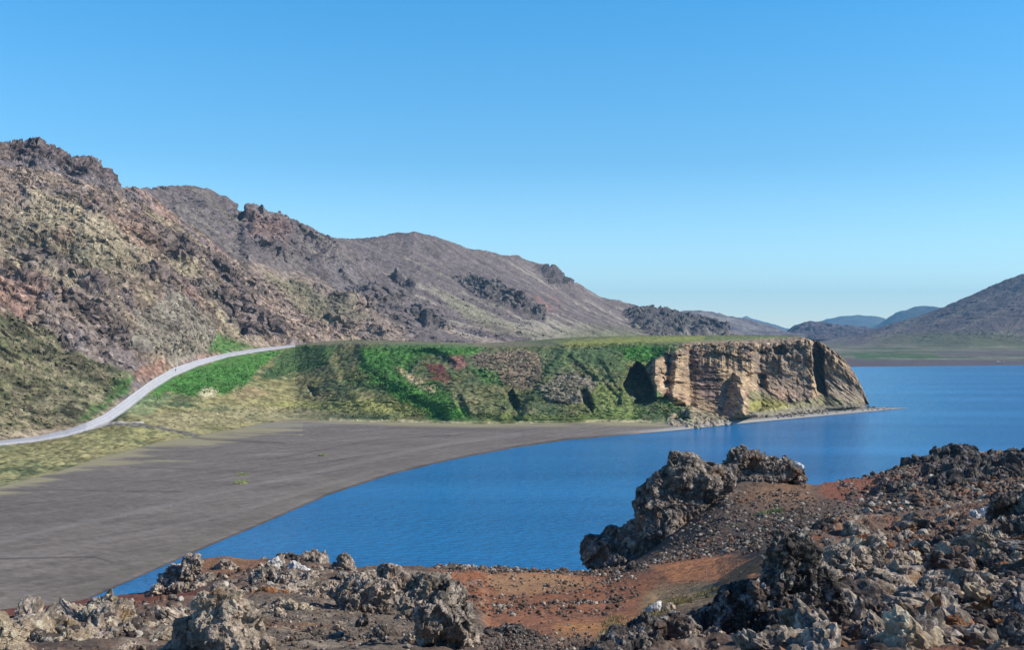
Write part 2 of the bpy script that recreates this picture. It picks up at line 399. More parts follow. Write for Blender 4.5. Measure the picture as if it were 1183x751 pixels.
def build_headland():
    xs, b, t, k, l = head_curves()
    cs = [list(zip(xs, *c)) for c in (b, t, k, l)]
    PX, PY, D = loft(cs, -160, 1006, 1560, [230, 26, 3], sm=3, edge_sm=2)
    V, U = PX.shape
    x = PX.ravel(); y = PY.ravel(); d = D.ravel().copy()
    p0 = unproj(x, y, d)
    by = np.interp(x, BA[:, 0], BA[:, 1]); ty = np.where(x < 340, road_lo(x), np.interp(x, tp[:, 0], tp[:, 1]))
    tt = np.clip((by - y) / np.maximum(by - ty, 4), 0, 1)          # 0 foot, 1 brow
    beyond = sstep(0, 1, (ty - y) / 2.0)
    front = 1 - beyond
    # warped sheet coordinates
    wx = x + 5 * fbm(p0, 0.05, 4, off=1.7); wy = y + 3 * fbm(p0, 0.06, 4, off=5.2)
    wx2 = x + 2 * fbm(p0, 0.12, 3, off=1.1); wy2 = y + 1.5 * fbm(p0, 0.12, 3, off=4.2)
    dd = np.zeros_like(d)
    # concave slope shape: foot nearer
    dd += -18 * np.sin(tt * math.pi) * front * sstep(340, 420, x) * (1 - sstep(700, 760, x))
    # gullies and spurs in the green face
    for pts, wd, dep in (([(395, 400), (408, 430), (440, 455), (500, 485)], 22, 7), ([(640, 400), (622, 430), (603, 455), (592, 480)], 12, 5),
                         ([(655, 415), (675, 432), (700, 450), (712, 465)], 7, 4), ([(470, 425), (478, 412), (500, 410), (520, 420)], 8, 7),
                         ([(690, 420), (702, 440), (712, 455)], 8, 4), ([(530, 460), (538, 478)], 6, 3), ([(300, 425), (330, 412), (350, 403)], 9, 5),
                         ([(255, 398), (300, 430), (320, 440)], 7, 3)):
        dd += dep * line_mask(wx, wy, pts, wd)
    # alcoves with an overhanging right rim (their shade lies inside)
    def alcove(poly, dep, soft=2.2): return dep * poly_mask(wx2, wy2, poly, soft)
    dd += alcove([(585, 455), (592, 450), (600, 466), (599, 478), (591, 470), (586, 463)], 9)
    dd += alcove([(669, 452), (677, 450), (686, 468), (684, 476), (674, 466)], 10)
    dd += alcove([(356, 447), (364, 449), (369, 457), (362, 458), (357, 452)], 10)
    dd += alcove([(720, 442), (726, 428), (737, 419), (748, 430), (757, 446), (757, 462), (744, 468), (732, 466), (736, 460), (722, 452)], 34)
    dd += alcove([(762, 478), (772, 467), (790, 466), (796, 476), (796, 486), (768, 486)], 14)
    # the tuff cliff
    cl = poly_mask(wx2, wy2, [(745, 430), (760, 412), (772, 402), (800, 395), (860, 393), (935, 389), (1010, 389), (1010, 468), (960, 470), (925, 465), (890, 470), (868, 478), (848, 486), (830, 482), (800, 472), (780, 470), (757, 450)], 2.0)
    dd += 22 * cl * (1 - sstep(0.35, 1.0, tt)) * sstep(758, 800, x) * 0.9
    dd += -10 * cl * sstep(0.3, 1.0, tt)
    # fins and buttresses: left flank faces away from the sun
    def fin(cx, top, bot, wl, wr, dep, lean=0.0):
        cc = cx + lean * (y - top)
        a = np.clip((wx2 - (cc - wl)) / wl, 0, 1); bb = np.clip(1 - (wx2 - cc) / wr, 0, 1)
        return -dep * np.minimum(a, bb) ** 0.8 * sstep(top - 2, top + 6, wy2) * (1 - sstep(bot - 1, bot + 3, wy2))
    tb = np.clip((wy2 - 432) / 50, 0, 1)
    lf = 848 - 15 * tb; ap = 851 + 12 * tb; rf = 862 + 16 * tb
    wf = wx2 + 9 * fbm(p0, 0.09, 4, off=17); fa = np.clip((wf - lf) / (ap - lf), 0, 1); fb = np.clip((rf - wf) / (rf - ap), 0, 1)
    dd += -(14 + 30 * tb) * np.minimum(fa, fb) ** 0.8 * sstep(428, 436, wy2) * (1 - sstep(484, 488, wy2))
    dd += fin(757, 412, 458, 4, 16, 20)
    dd += fin(783, 402, 462, 8, 14, 18, lean=-0.1)
    # cleft between main wall and right tower
    dd += 26 * poly_mask(wx2, wy2, [(937, 391), (944, 392), (953, 410), (950, 425), (952, 440), (955, 458), (944, 452), (941, 430), (939, 410)], 1.6)
    dd += 12 * poly_mask(wx2, wy2, [(893, 402), (905, 398), (911, 404), (907, 410), (896, 410)], 1.5)
    dd += 9 * poly_mask(wx2, wy2, [(862, 434), (872, 430), (884, 434), (886, 448), (876, 446), (866, 440)], 2)
    dd += 8 * poly_mask(wx2, wy2, [(800, 396), (806, 396), (800, 405), (789, 410), (787, 402)], 1.5)
    # right tower swells forward and rounds away at its outer edge
    rt = sstep(950, 958, x)
    dd += -16 * rt * np.sin(np.clip((x - 950) / 56, 0, 1) * math.pi) * (1 - 0.5 * tt)
    dd += 25 * sstep(985, 1006, x)
    # bedded layers
    zz = p0[:, 2]
    strata = fbm(np.stack([x * 0.012, zz * 0 + 1.3, zz * 0.42 + (x - 800) * 0.004], -1), 1.0, 4, gain=0.65)
    wall = wall_ = poly_mask(wx2, wy2, [(795, 412), (930, 402), (938, 460), (890, 466), (860, 440), (835, 470), (790, 470)], 3)
    pl_ = poly_mask(wx2, wy2, [(798, 412), (828, 424), (838, 440), (830, 470), (806, 462)], 3)
    dd += pl_ * (-1.8 * sstep(0.0, 0.1, strata))
    calm = (1 - 0.5 * wall_) * (1 - 0.55 * sstep(948, 956, x)) * (1 - 0.25 * ell_mask(wx2, wy2, 855, 462, 22, 28))
    dd += cl * (-4.2 * facets(p0 * [1.0, 1.0, 0.4], 0.075, 1.1) - 2.0 * facets(p0 * [1.0, 1.0, 0.6], 0.2, 1.1, off=4)) * calm
    dd += cl * sstep(868, 880, x) * (1 - sstep(936, 942, x)) * (940 - x) * 0.32 + cl * (1 - sstep(826, 836, x)) * sstep(790, 798, x) * (832 - x) * 0.3
    dd += -2.5 * cl * sstep(0.0, 0.2, fbm(p0 * [1.2, 1, 1], 0.045, 4, off=21)) * (1 - 0.7 * wall_)
    dd += -2.5 * cl * sstep(955, 965, x) * sstep(-0.05, 0.1, fbm(np.stack([0 * x, 0 * x, (y - 0.75 * (x - 950)) * 0.13], -1), 1.0, 3))
    colm = fbm(np.stack([x * 0.22, zz * 0.03, 0 * zz], -1), 1.0, 4, gain=0.6)
    upper = cl * sstep(0.6, 0.8, tt)
    dd += -4.5 * upper * colm - 3.0 * upper * fbm(p0, 0.16, 4, ridged=True)
    dd += -1.6 * wall * fbm(np.stack([x * 0.10, zz * 0.01, 0 * zz], -1), 1.0, 4)
    roughr = 0.35 + 0 * x
    # rubble textured patches in the green face
    for poly in ([(620, 445), (640, 432), (668, 425), (690, 440), (668, 470), (640, 468), (622, 458)], [(560, 415), (600, 405), (640, 408), (625, 440), (600, 455), (575, 445), (545, 430)],
                 [(405, 430), (440, 425), (455, 436), (448, 452), (420, 448)], [(270, 438), (300, 436), (315, 450), (300, 458), (262, 455)]):
        roughr = np.maximum(roughr, poly_mask(wx, wy, poly, 4))
    f1, f2 = worley(p0, 0.28)
    d3 = fbm(p0, 0.035, 5)
    roadmask = np.where(x < 350, sstep(1.5, 5, y - ty), 1)
    dd += roadmask * front * (1 - cl) * (sstep(0.0, 0.2, tt) * 9 * d3 - 1.6 * roughr * fbm(p0, 0.2, 4, ridged=True) * sstep(0, 0.15, tt) - (0.25 + 1.8 * roughr) * facets(p0, 0.22, 1.1, off=8) * sstep(0, 0.15, tt) * sstep(330, 400, x))
    dd += cl * (-2.8 * fbm(p0, 0.07, 6, gain=0.6, ridged=True) - 0.8 * (f2 - f1) + 1.0) * (0.5 + 0.5 * calm)
    lowl = 1 - sstep(200, 380, x)
    dd = np.where(x < 340, dd * roadmask * (0.25 + 0.75 * (1 - lowl)) * 0.5, dd)
    dd *= sstep(0.0, 0.06, tt)
    d = d + dd
    p = unproj(x, y, d)
    # bushes: small vertical lumps, and turf unevenness
    bush = (0.5 - f1) * 1.6
    p[:, 2] += roadmask * (1 - cl) * front * sstep(0.03, 0.15, tt) * bush * 0.8
    p[:, 2] += 0.6 * beyond * fbm(p0, 0.08, 4) * roadmask * (x > 345)
    # ---- colour
    n = fbm(p0, 0.03, 5, off=2.2); n2 = fbm(p0, 0.12, 4, off=8.1); nf = fbm(p0, 0.5, 3, off=6.6)
    c = np.tile(np.array(MOSS, np.float32), (len(p), 1))
    c = col(OLIVE, sstep(-0.15, 0.25, n), c)
    c = col((0.15, 0.12, 0.07), sstep(0.05, 0.35, n2) * 0.7, c)
    # lowland left of x=400 : olive / straw
    low = (1 - sstep(330, 400, x))
    c = col((0.17, 0.145, 0.065), low * sstep(-0.3, 0.2, n) * 0.8, c)
    c = col((0.27, 0.24, 0.11), low * sstep(0.0, 0.3, n2 + 0.4 * (1 - tt) - 0.1) * 0.6, c)
    for poly, cc, k_ in (
        ([(160, 470), (182, 445), (215, 430), (265, 412), (330, 404), (300, 425), (275, 455), (225, 458), (190, 452)], GREEN, 1.0),
        ([(330, 404), (352, 396), (390, 400), (370, 425), (330, 432), (300, 440)], (0.05, 0.10, 0.03), 0.9),
        ([(228, 455), (238, 446), (252, 450), (250, 457), (236, 459)], (0.40, 0.34, 0.22), 0.9),
        ([(262, 455), (275, 445), (300, 447), (312, 456), (280, 462)], (0.24, 0.18, 0.10), 0.7),
        ([(100, 505), (160, 490), (200, 496), (160, 512), (90, 520)], (0.20, 0.20, 0.08), 0.5),
        ([(-160, 525), (60, 512), (130, 500), (190, 500), (80, 530), (-160, 560)], (0.20, 0.185, 0.085), 0.7),
        ([(140, 478), (165, 455), (200, 458), (170, 480)], (0.16, 0.20, 0.10), 0.7),
        ([(160, 480), (300, 470), (430, 478), (300, 488), (180, 500)], (0.23, 0.20, 0.11), 0.7),
        ([(415, 402), (520, 398), (560, 402), (545, 412), (490, 410), (470, 420), (480, 440), (520, 455), (545, 482), (500, 487), (470, 465), (430, 445), (415, 425)], GREEN, 0.95),
        ([(380, 440), (430, 440), (470, 470), (520, 487), (560, 487), (470, 455)], GREEN, 0.6),
        ([(455, 425), (462, 424), (490, 440), (506, 452), (500, 454), (480, 445)], TUFF, 0.9),
        ([(300, 466), (380, 462), (480, 466), (500, 480), (400, 478)], (0.22, 0.22, 0.07), 0.7),
        ([(490, 421), (510, 420), (522, 436), (516, 444), (500, 436)], REDD, 1.0),
        ([(520, 412), (535, 410), (540, 420), (530, 428), (520, 422)], (0.2, 0.09, 0.07), 0.9),
        ([(540, 410), (600, 405), (640, 410), (625, 440), (600, 452), (560, 432)], (0.19, 0.135, 0.10), 0.8),
        ([(545, 425), (575, 430), (580, 445), (560, 442)], GREEN, 0.8),
        ([(500, 440), (560, 445), (580, 470), (540, 480)], (0.14, 0.135, 0.06), 0.6),
        ([(622, 445), (668, 428), (690, 442), (670, 468), (632, 465)], (0.18, 0.15, 0.115), 0.85),
        ([(560, 478), (640, 480), (740, 476), (740, 486), (560, 487)], (0.14, 0.18, 0.045), 0.7),
        ([(690, 440), (740, 465), (740, 485), (680, 478)], (0.13, 0.17, 0.045), 0.6),
        ([(620, 404), (700, 400), (740, 402), (720, 430), (660, 420), (630, 435)], (0.07, 0.115, 0.045), 0.7),
        ([(720, 402), (745, 398), (790, 402), (765, 412), (740, 420), (722, 415)], GREEN, 1.0),
        ([(757, 450), (770, 450), (800, 470), (785, 474), (770, 468)], GREEN, 0.8),
        ([(640, 394), (720, 390), (815, 388), (815, 394), (720, 397), (660, 401)], YGREEN, 0.95),
        ([(815, 389), (930, 388), (930, 392), (815, 396)], (0.15, 0.17, 0.06), 0.8),
        ([(345, 394), (560, 394), (640, 398), (560, 402), (430, 398), (360, 400)], (0.19, 0.15, 0.10), 0.6),
        ([(415, 398), (500, 397), (560, 400), (560, 404), (430, 403)], (0.07, 0.14, 0.04), 0.7)):
        c = col(cc, poly_mask(wx, wy, poly, 3.0) * k_ * np.clip(1 + 0.8 * n2, 0.3, 1.0), c)
    for pts, wd, cc in (([(90, 499), (112, 492), (140, 490), (172, 492), (200, 498), (235, 505), (262, 507)], 2.6, (0.10, 0.09, 0.085)), ([(100, 497), (128, 489), (165, 488)], 1.6, (0.36, 0.34, 0.31))):
        c = col(cc, line_mask(x, y, pts, wd) * 0.85, c)
    # thin straw rim where turf meets sand
    c = col((0.36, 0.31, 0.18), (1 - sstep(0.02, 0.05, tt)) * (x > 380) * (x < 770) * sstep(-0.3, 0.2, n2) * 0.8, c)
    # cliff colours
    cc = np.tile(np.array(TUFF, np.float32), (len(p), 1))
    cc = col((0.25, 0.17, 0.11), sstep(-0.1, 0.3, n2), cc)
    cc = col((0.155, 0.115, 0.09), upper * sstep(-0.15, 0.2, colm + 0.3 * n2 - 0.05) * 0.85, cc)
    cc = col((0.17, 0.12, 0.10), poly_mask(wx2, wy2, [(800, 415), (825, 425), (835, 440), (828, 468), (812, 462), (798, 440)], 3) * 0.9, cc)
    cc = col((0.22, 0.165, 0.125), wall * sstep(860, 885, x) * 0.8, cc)
    cc = col((0.30, 0.20, 0.13), wall * sstep(885, 890, x) * sstep(448, 452, y) * (1 - sstep(912, 918, x)) * 0.8, cc)
    cc = col((0.19, 0.155, 0.12), poly_mask(wx2, wy2, [(950, 430), (975, 432), (995, 455), (995, 470), (950, 465)], 3) * 0.8, cc)
    cc *= (1 + 0.5 * strata * pl_ + 0.4 * facets(p0 * [1, 1, .5], 0.2, 1.0))[:, None]
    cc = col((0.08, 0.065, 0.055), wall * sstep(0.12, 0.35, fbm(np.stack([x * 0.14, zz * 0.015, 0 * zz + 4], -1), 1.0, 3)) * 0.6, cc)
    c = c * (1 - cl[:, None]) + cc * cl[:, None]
    # talus under the cliff
    ta = poly_mask(wx2, wy2, [(866, 452), (880, 452), (905, 464), (935, 462), (950, 456), (1000, 466), (1008, 474), (900, 484), (865, 486)], 2)
    c = col((0.21, 0.185, 0.10), ta, c); c = col((0.27, 0.25, 0.07), ta * ell_mask(x, y, 885, 470, 26, 8) * 0.8, c)
    c = col((0.17, 0.145, 0.115), ta * sstep(470, 476, y + 0.08 * (x - 900)) * 0.8, c)
    c = col((0.30, 0.24, 0.15), poly_mask(wx2, wy2, [(790, 468), (812, 470), (840, 486), (800, 489)], 2) * 0.8, c)
    c *= 1.3 - 0.22 * cl[:, None]
    c *= np.clip(1 + 0.9 * nf + 0.45 * n2 + 0.35 * facets(p0, 0.5, 1.0, off=2), 0.4, 2.0)[:, None]
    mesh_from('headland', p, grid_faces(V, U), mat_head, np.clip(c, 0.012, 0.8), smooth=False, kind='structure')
    return p.reshape(V, U, 3), PX, PY, c.reshape(V, U, 3)
HEAD = build_headland()

# ------------------------------------------------------------------ mountains
def streak_coord(p, a, b):
    """coordinate across the fall line that runs from a to b"""
    d = np.array(b) - np.array(a); d = d / np.linalg.norm(d)
    hz = np.array([d[1], -d[0], 0]); hz /= np.linalg.norm(hz)
    up = np.cross(d, hz)
    return p @ d, p @ hz, p @ up

SHEETS = []
def mountain(name, curves, x0, x1, nu, rows, relief, colour, mat=None, smooth=False, back=True, fine=None):
    cs = [list(c) for c in curves]
    if back:
        last = np.array(cs[-1], float)
        cs.append([(a, b + 8, c * 1.06) for a, b, c in last]); cs.append([(a, b + 0.5 * max(0, 395 - b) + 20, c * 1.3) for a, b, c in last])
        rows = rows + [6, 6]
    PX, PY, D = loft(cs, x0, x1, nu, rows, sm=4, edge_sm=1, soft=len(curves) - 1)
    V, U = PX.shape
    P = unproj(PX, PY, D); Nn = grid_normals(P)
    if np.mean(Nn[..., 2]) < 0: Nn = -Nn
    p = P.reshape(-1, 3); n = Nn.reshape(-1, 3); x = PX.ravel(); y = PY.ravel()
    v = np.repeat(np.linspace(0, 1, V)[:, None], U, 1).ravel()
    h = relief(p, x, y, v) * sstep(0, 0.03, v)
    q = p + n * h[:, None]
    if fine:      # second pass: small relief follows the shape already raised
        Nn = grid_normals(q.reshape(V, U, 3)); Nn = -Nn if np.mean(Nn[..., 2]) < 0 else Nn
        q = q + Nn.reshape(-1, 3) * (fine(q, x, y, v) * sstep(0, 0.04, v))[:, None]
    c = colour(q, x, y, v, h)
    SHEETS.append((q.reshape(V, U, 3), PX, PY, c.reshape(V, U, 3)))
    return mesh_from(name, q, grid_faces(V, U), mat or mat_mtn, np.clip(c, 0.02, 0.8), smooth=smooth, kind='structure')

# near left mountain
def A_base():
    xs = list(range(-160, 341, 10))
    r = [(x, float(road_hi(x)) + 0.6, float(road_D(x)) + 8) for x in xs]
    return r + [(380, 395.5, 835), (430, 396, 890)]
A_RIDGE = [(-160, 168, 620), (-60, 160, 680), (0, 158, 740), (22, 162, 755), (34, 161, 760), (42, 154, 765), (47, 156, 765), (56, 163, 765), (70, 169, 770), (82, 176, 775), (98, 178, 775), (112, 182, 780), (130, 196, 790), (142, 208, 800), (158, 211, 810), (172, 217, 815), (190, 230, 830), (215, 250, 850), (245, 274, 870), (290, 309, 880), (330, 343, 885), (370, 374, 890), (400, 390, 890), (430, 396, 895)]
A_CR = [[(10, 163), (30, 152), (50, 146), (90, 165), (120, 180), (145, 205), (130, 208), (100, 200), (60, 190), (15, 185)],
        [(60, 358), (90, 355), (110, 362), (135, 375), (152, 390), (153, 405), (135, 402), (110, 388), (85, 376), (62, 368)],
        [(174, 288), (190, 286), (208, 294), (212, 306), (195, 304), (180, 298)],
        [(262, 352), (280, 346), (300, 356), (330, 368), (330, 388), (295, 392), (265, 380)],
        [(20, 325), (32, 322), (34, 338), (24, 338)], [(110, 230), (135, 232), (130, 240), (112, 240)],
        [(180, 325), (225, 330), (230, 342), (200, 345), (178, 338)], [(85, 345), (125, 348), (128, 356), (95, 358)],
        [(0, 340), (60, 350), (50, 358), (0, 352)],
        [(120, 253), (160, 260), (222, 298), (215, 309), (160, 282)], [(150, 320), (240, 333), (305, 358), (292, 368), (220, 348), (150, 331)],
        [(0, 298), (60, 318), (112, 343), (60, 340), (0, 315)], [(228, 288), (262, 308), (292, 340), (276, 344), (238, 308)], [(60, 225), (110, 240), (150, 262), (100, 256)]]
def A_relief(p, x, y, v):
    wx = x + 6 * fbm(p, 0.03, 3, off=3); wy = y + 5 * fbm(p, 0.03, 3, off=6)
    h = 14 * fbm(p, 0.007, 3) + 1.5 * fbm(p, 0.04, 3, ridged=True)
    cr = sstep(0.12, 0.4, fbm(p, 0.018, 3, off=4.4)) * 0.7
    for poly in A_CR: cr = np.maximum(cr, poly_mask(wx, wy, poly, 4))
    low = 1 - sstep(0.25, 0.42, v + 0.1 * (x < 60)) * 1.0
    cr = cr * sstep(380, 330, y * 1.0 - 0 * x) if False else cr
    h = h * (1 - 0.65 * low) + cr * (6 * fbm(p, 0.045, 3, ridged=True) - 1)
    # knoll above the road and its undercut left side
    k = np.clip(1 - np.hypot((x - 203) / 52, (y - 384) / 36), 0, 1)
    h += 9 * np.clip(k * 1.3, 0, 1) ** 0.8
    h -= 6 * poly_mask(wx, wy, A_CR[1], 5); h -= 7 * poly_mask(wx, wy, A_CR[2], 2); h -= 12 * poly_mask(wx, wy, [(266, 356), (280, 352), (292, 372), (290, 388), (275, 384)], 2.5)
    h -= 12 * poly_mask(wx, wy, [(303, 362), (318, 366), (328, 380), (310, 382)], 2.5)
    # strata ribs running down to the right
    s, a, u = streak_coord(p, at(60, 250, 780), at(300, 380, 780))
    q = np.stack([s * 0.004, a * 0.03, u * 0.07], -1)
    h += 9 * fbm(q * [1, 0.8, 0.8], 1.0, 5, ridged=True) * (1 - 0.65 * low) * (1 - 0.6 * sstep(0.75, 0.95, v)) - 2.5
    near = sstep(0, 0.16, v)
    return (h * (1 - 0.75 * sstep(0.7, 0.95, v)) - 3.0 * sstep(0.7, 0.95, v)) * near
def A_fine(p, x, y, v):
    low = 1 - sstep(0.25, 0.42, v + 0.1 * (x < 60))
    cr = sstep(0.12, 0.4, fbm(p, 0.018, 3, off=4.4)) * 0.7
    for poly in A_CR: cr = np.maximum(cr, poly_mask(x, y, poly, 6))
    f1, f2 = worley(p, 0.16)
    s, a, u = streak_coord(p, at(60, 250, 780), at(300, 380, 780))
    led = facets(np.stack([s * 0.4, a, u * 1.6], -1), 0.05, 1.0) * 1.8 + facets(np.stack([s * 0.5, a, u * 1.3], -1), 0.15, 1.0, off=3) * 1.5 + facets(p, 0.35, 1.0, off=9) * 0.6
    return ((1.5 * fbm(p, 0.07, 6, gain=0.65, ridged=True) + led) * (1 - 0.8 * low) + cr * (3.0 * fbm(p, 0.10, 5, gain=0.62, ridged=True) + 3.2 * facets(p, 0.11, 1.1, off=5)) + 0.9 * (0.5 - f1) * (1 - 0.5 * low)
            + 1.5 * fbm(p * [1, 1, 2.5], 0.12, 3, off=30) * low) * sstep(0.02, 0.08, v) - 2.0 * sstep(0.8, 0.96, v)
def A_col(p, x, y, v, h):
    n = fbm(p, 0.01, 5, off=2); n2 = fbm(p, 0.05, 5, off=5); n3 = fbm(p, 0.25, 3, off=8)
    s, a, u = streak_coord(p, at(60, 250, 780), at(300, 380, 780))
    st = fbm(np.stack([s * 0.005, a * 0.03, u * 0.08], -1), 1.0, 5, off=3)
    c = np.tile(np.array([0.27, 0.205, 0.155], np.float32), (len(p), 1))
    c = col((0.15, 0.12, 0.11), sstep(-0.05, 0.15, n2 + 0.5 * st), c)
    c = col((0.30, 0.25, 0.16), sstep(0.05, 0.25, n + 0.4 * st) * 0.7, c)
    c = col((0.32, 0.20, 0.155), sstep(0.12, 0.3, fbm(p, 0.012, 4, off=12)) * 0.6, c)
    wx = x + 10 * n2; wy = y + 7 * fbm(p, 0.05, 4, off=15)
    for poly, cc, k_ in (
        ([(-160, 160), (30, 150), (70, 150), (150, 205), (120, 215), (60, 190), (-160, 190)], (0.17, 0.125, 0.115), 0.7),
        ([(0, 190), (60, 195), (170, 235), (160, 215), (60, 185), (0, 178)], (0.15, 0.13, 0.13), 0.8),
        ([(0, 250), (60, 250), (120, 290), (150, 320), (60, 310), (0, 280)], (0.30, 0.26, 0.17), 0.5),
        ([(55, 265), (85, 270), (90, 288), (60, 282)], (0.33, 0.21, 0.16), 0.7),
        ([(30, 300), (60, 300), (110, 320), (90, 330), (40, 316)], (0.32, 0.2, 0.155), 0.7),
        ([(-60, 335), (50, 340), (40, 375), (-60, 375)], (0.33, 0.2, 0.15), 0.6),
        ([(0, 262), (60, 285), (130, 320), (90, 318), (0, 285)], (0.12, 0.11, 0.075), 0.6),
        ([(170, 240), (215, 260), (240, 290), (200, 280), (160, 255)], (0.29, 0.24, 0.15), 0.6),
        ([(150, 365), (190, 350), (235, 375), (255, 410), (200, 420), (150, 400)], (0.22, 0.195, 0.15), 0.8),
        ([(40, 378), (110, 385), (170, 420), (150, 445), (90, 410), (40, 400)], (0.19, 0.155, 0.14), 0.7),
        ([(152, 432), (180, 415), (197, 424), (170, 441)], (0.28, 0.16, 0.115), 0.8), ([(225, 412), (250, 404), (255, 409), (232, 415)], (0.30, 0.17, 0.13), 0.8),
        ([(-160, 380), (40, 385), (100, 415), (150, 430), (130, 470), (90, 490), (-160, 520)], (0.115, 0.115, 0.055), 0.85),
        ([(-160, 470), (40, 475), (90, 490), (-160, 520)], (0.21, 0.17, 0.10), 0.6),
        ([(130, 430), (155, 435), (150, 455), (100, 485), (90, 482), (130, 455)], (0.05, 0.13, 0.025), 0.9),
        ([(248, 390), (262, 394), (300, 402), (250, 408), (238, 408)], GREEN, 0.9),
        ([(262, 345), (330, 350), (400, 392), (300, 395)], (0.30, 0.22, 0.17), 0.6)):
        c = col(cc, poly_mask(wx, wy, poly, 4) * k_ * np.clip(1 + n3, 0.4, 1), c)
    lowz = poly_mask(wx, wy, [(-160, 380), (40, 385), (100, 415), (150, 430), (130, 470), (90, 490), (-160, 520)], 5)
    s2 = fbm(np.stack([x * 0.03, (y - 0.28 * x) * 0.14, 0 * x], -1), 1.0, 5, gain=0.7, off=2)
    c = col((0.24, 0.20, 0.13), lowz * sstep(0.02, 0.14, s2) * 0.7, c)
    c = col((0.06, 0.065, 0.035), lowz * sstep(0.05, 0.18, -s2) * 0.8, c)
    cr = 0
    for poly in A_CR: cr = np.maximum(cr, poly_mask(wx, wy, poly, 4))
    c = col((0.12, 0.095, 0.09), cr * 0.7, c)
    f3 = facets(p, 0.3, 1.0) + 0.8 * facets(p, 0.8, 1.0); c *= np.clip(1 + 1.0 * n3 + 0.6 * n2 + 0.9 * st + 0.5 * f3, 0.35, 2.2)[:, None]
    return c * np.array([1.03, 1.02, 1.02])
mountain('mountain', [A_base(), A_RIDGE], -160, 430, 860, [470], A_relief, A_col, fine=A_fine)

# dark second mountain with the crag
B_BASE = [(120, 400, 840), (250, 396, 850), (400, 398, 880), (560, 400, 960)]
B_RIDGE = [(120, 232, 1000), (140, 222, 1010), (165, 216, 1030), (190, 212, 1060), (215, 209, 1080), (240, 214, 1090), (262, 226, 1100), (276, 240, 1100), (283, 238, 1090), (292, 239, 1090), (305, 244, 1100), (330, 256, 1120), (350, 266, 1140), (372, 270, 1150), (390, 278, 1160), (420, 300, 1170), (450, 326, 1160), (480, 350, 1150), (510, 372, 1130), (540, 390, 1100), (560, 398, 1090)]
B_CR = [[(270, 236), (290, 232), (330, 255), (390, 285), (410, 312), (395, 315), (360, 295), (310, 285), (285, 262)],
        [(280, 260), (285, 240), (276, 236), (268, 245)], [(340, 318), (360, 320), (370, 335), (350, 332)]]
def B_relief(p, x, y, v):
    wx = x + 6 * fbm(p, 0.03, 3, off=3); wy = y + 5 * fbm(p, 0.03, 3, off=6)
    cr = 0
    for poly in B_CR: cr = np.maximum(cr, poly_mask(wx, wy, poly, 4))
    lowc = sstep(320, 345, y) * (1 - sstep(440, 500, x)) * sstep(0.0, 0.3, fbm(p, 0.02, 3, off=7))
    cr = np.maximum(cr, lowc)
    s, a, u = streak_coord(p, at(250, 240, 1090), at(430, 370, 1050))
    h = 14 * fbm(p, 0.006, 4) + 3.0 * fbm(p, 0.06, 5, gain=0.6)
    h += 4 * fbm(np.stack([s * 0.003, a * 0.03, u * 0.05], -1), 1.0, 4)
    h += cr * (8 * fbm(p, 0.04, 3, ridged=True) + 1) * (1 - 0.6 * ell_mask(x, y, 290, 240, 30, 20))
    h -= 7 * poly_mask(wx, wy, [(272, 240), (284, 238), (286, 250), (277, 256)], 2)
    h -= 14 * poly_mask(wx, wy, [(345, 320), (366, 322), (368, 334), (358, 330)], 2.5)
    return h
def B_col(p, x, y, v, h):
    n = fbm(p, 0.008, 5, off=2); n2 = fbm(p, 0.05, 5, off=5); n3 = fbm(p, 0.2, 3, off=8)
    s, a, u = streak_coord(p, at(250, 240, 1090), at(430, 370, 1050))
    st = fbm(np.stack([s * 0.002, a * 0.05, u * 0.06], -1), 1.0, 5, off=3)
    c = np.tile(np.array([0.155, 0.127, 0.12], np.float32), (len(p), 1))
    c = col((0.23, 0.20, 0.16), sstep(0.12, 0.35, st) * 0.6, c)
    wx = x + 10 * n2; wy = y + 7 * fbm(p, 0.05, 4, off=15)
    for poly, cc, k_ in (
        ([(280, 240), (330, 260), (330, 285), (290, 275)], (0.23, 0.15, 0.125), 0.8),
        ([(260, 300), (350, 310), (420, 345), (480, 395), (300, 400), (250, 350)], (0.29, 0.22, 0.17), 0.8),
        ([(390, 290), (430, 330), (420, 350), (380, 330)], (0.17, 0.15, 0.145), 0.6),
        ([(300, 310), (345, 320), (400, 380), (360, 370)], (0.26, 0.235, 0.13), 0.55),
        ([(340, 330), (400, 345), (430, 375), (380, 365)], (0.10, 0.11, 0.06), 0.5)):
        c = col(cc, poly_mask(wx, wy, poly, 5) * k_ * np.clip(1 + n3, 0.4, 1), c)
    c *= np.clip(1 + 0.9 * n3 + 0.5 * n2, 0.3, 2)[:, None]
    return c
mountain('mountain', [B_BASE, B_RIDGE], 120, 560, 640, [330], B_relief, B_col, fine=lambda p, x, y, v: (2.2 * fbm(p, 0.06, 6, gain=0.6, ridged=True) + 4.0 * facets(p, 0.07, 1.1) * sstep(0.0, 0.2, fbm(p, 0.02, 3, off=7))) * (0.6 + 0.9 * sstep(300, 340, y) * (1 - sstep(430, 480, x)) + 1.2 * ell_mask(x, y, 320, 265, 60, 26)))

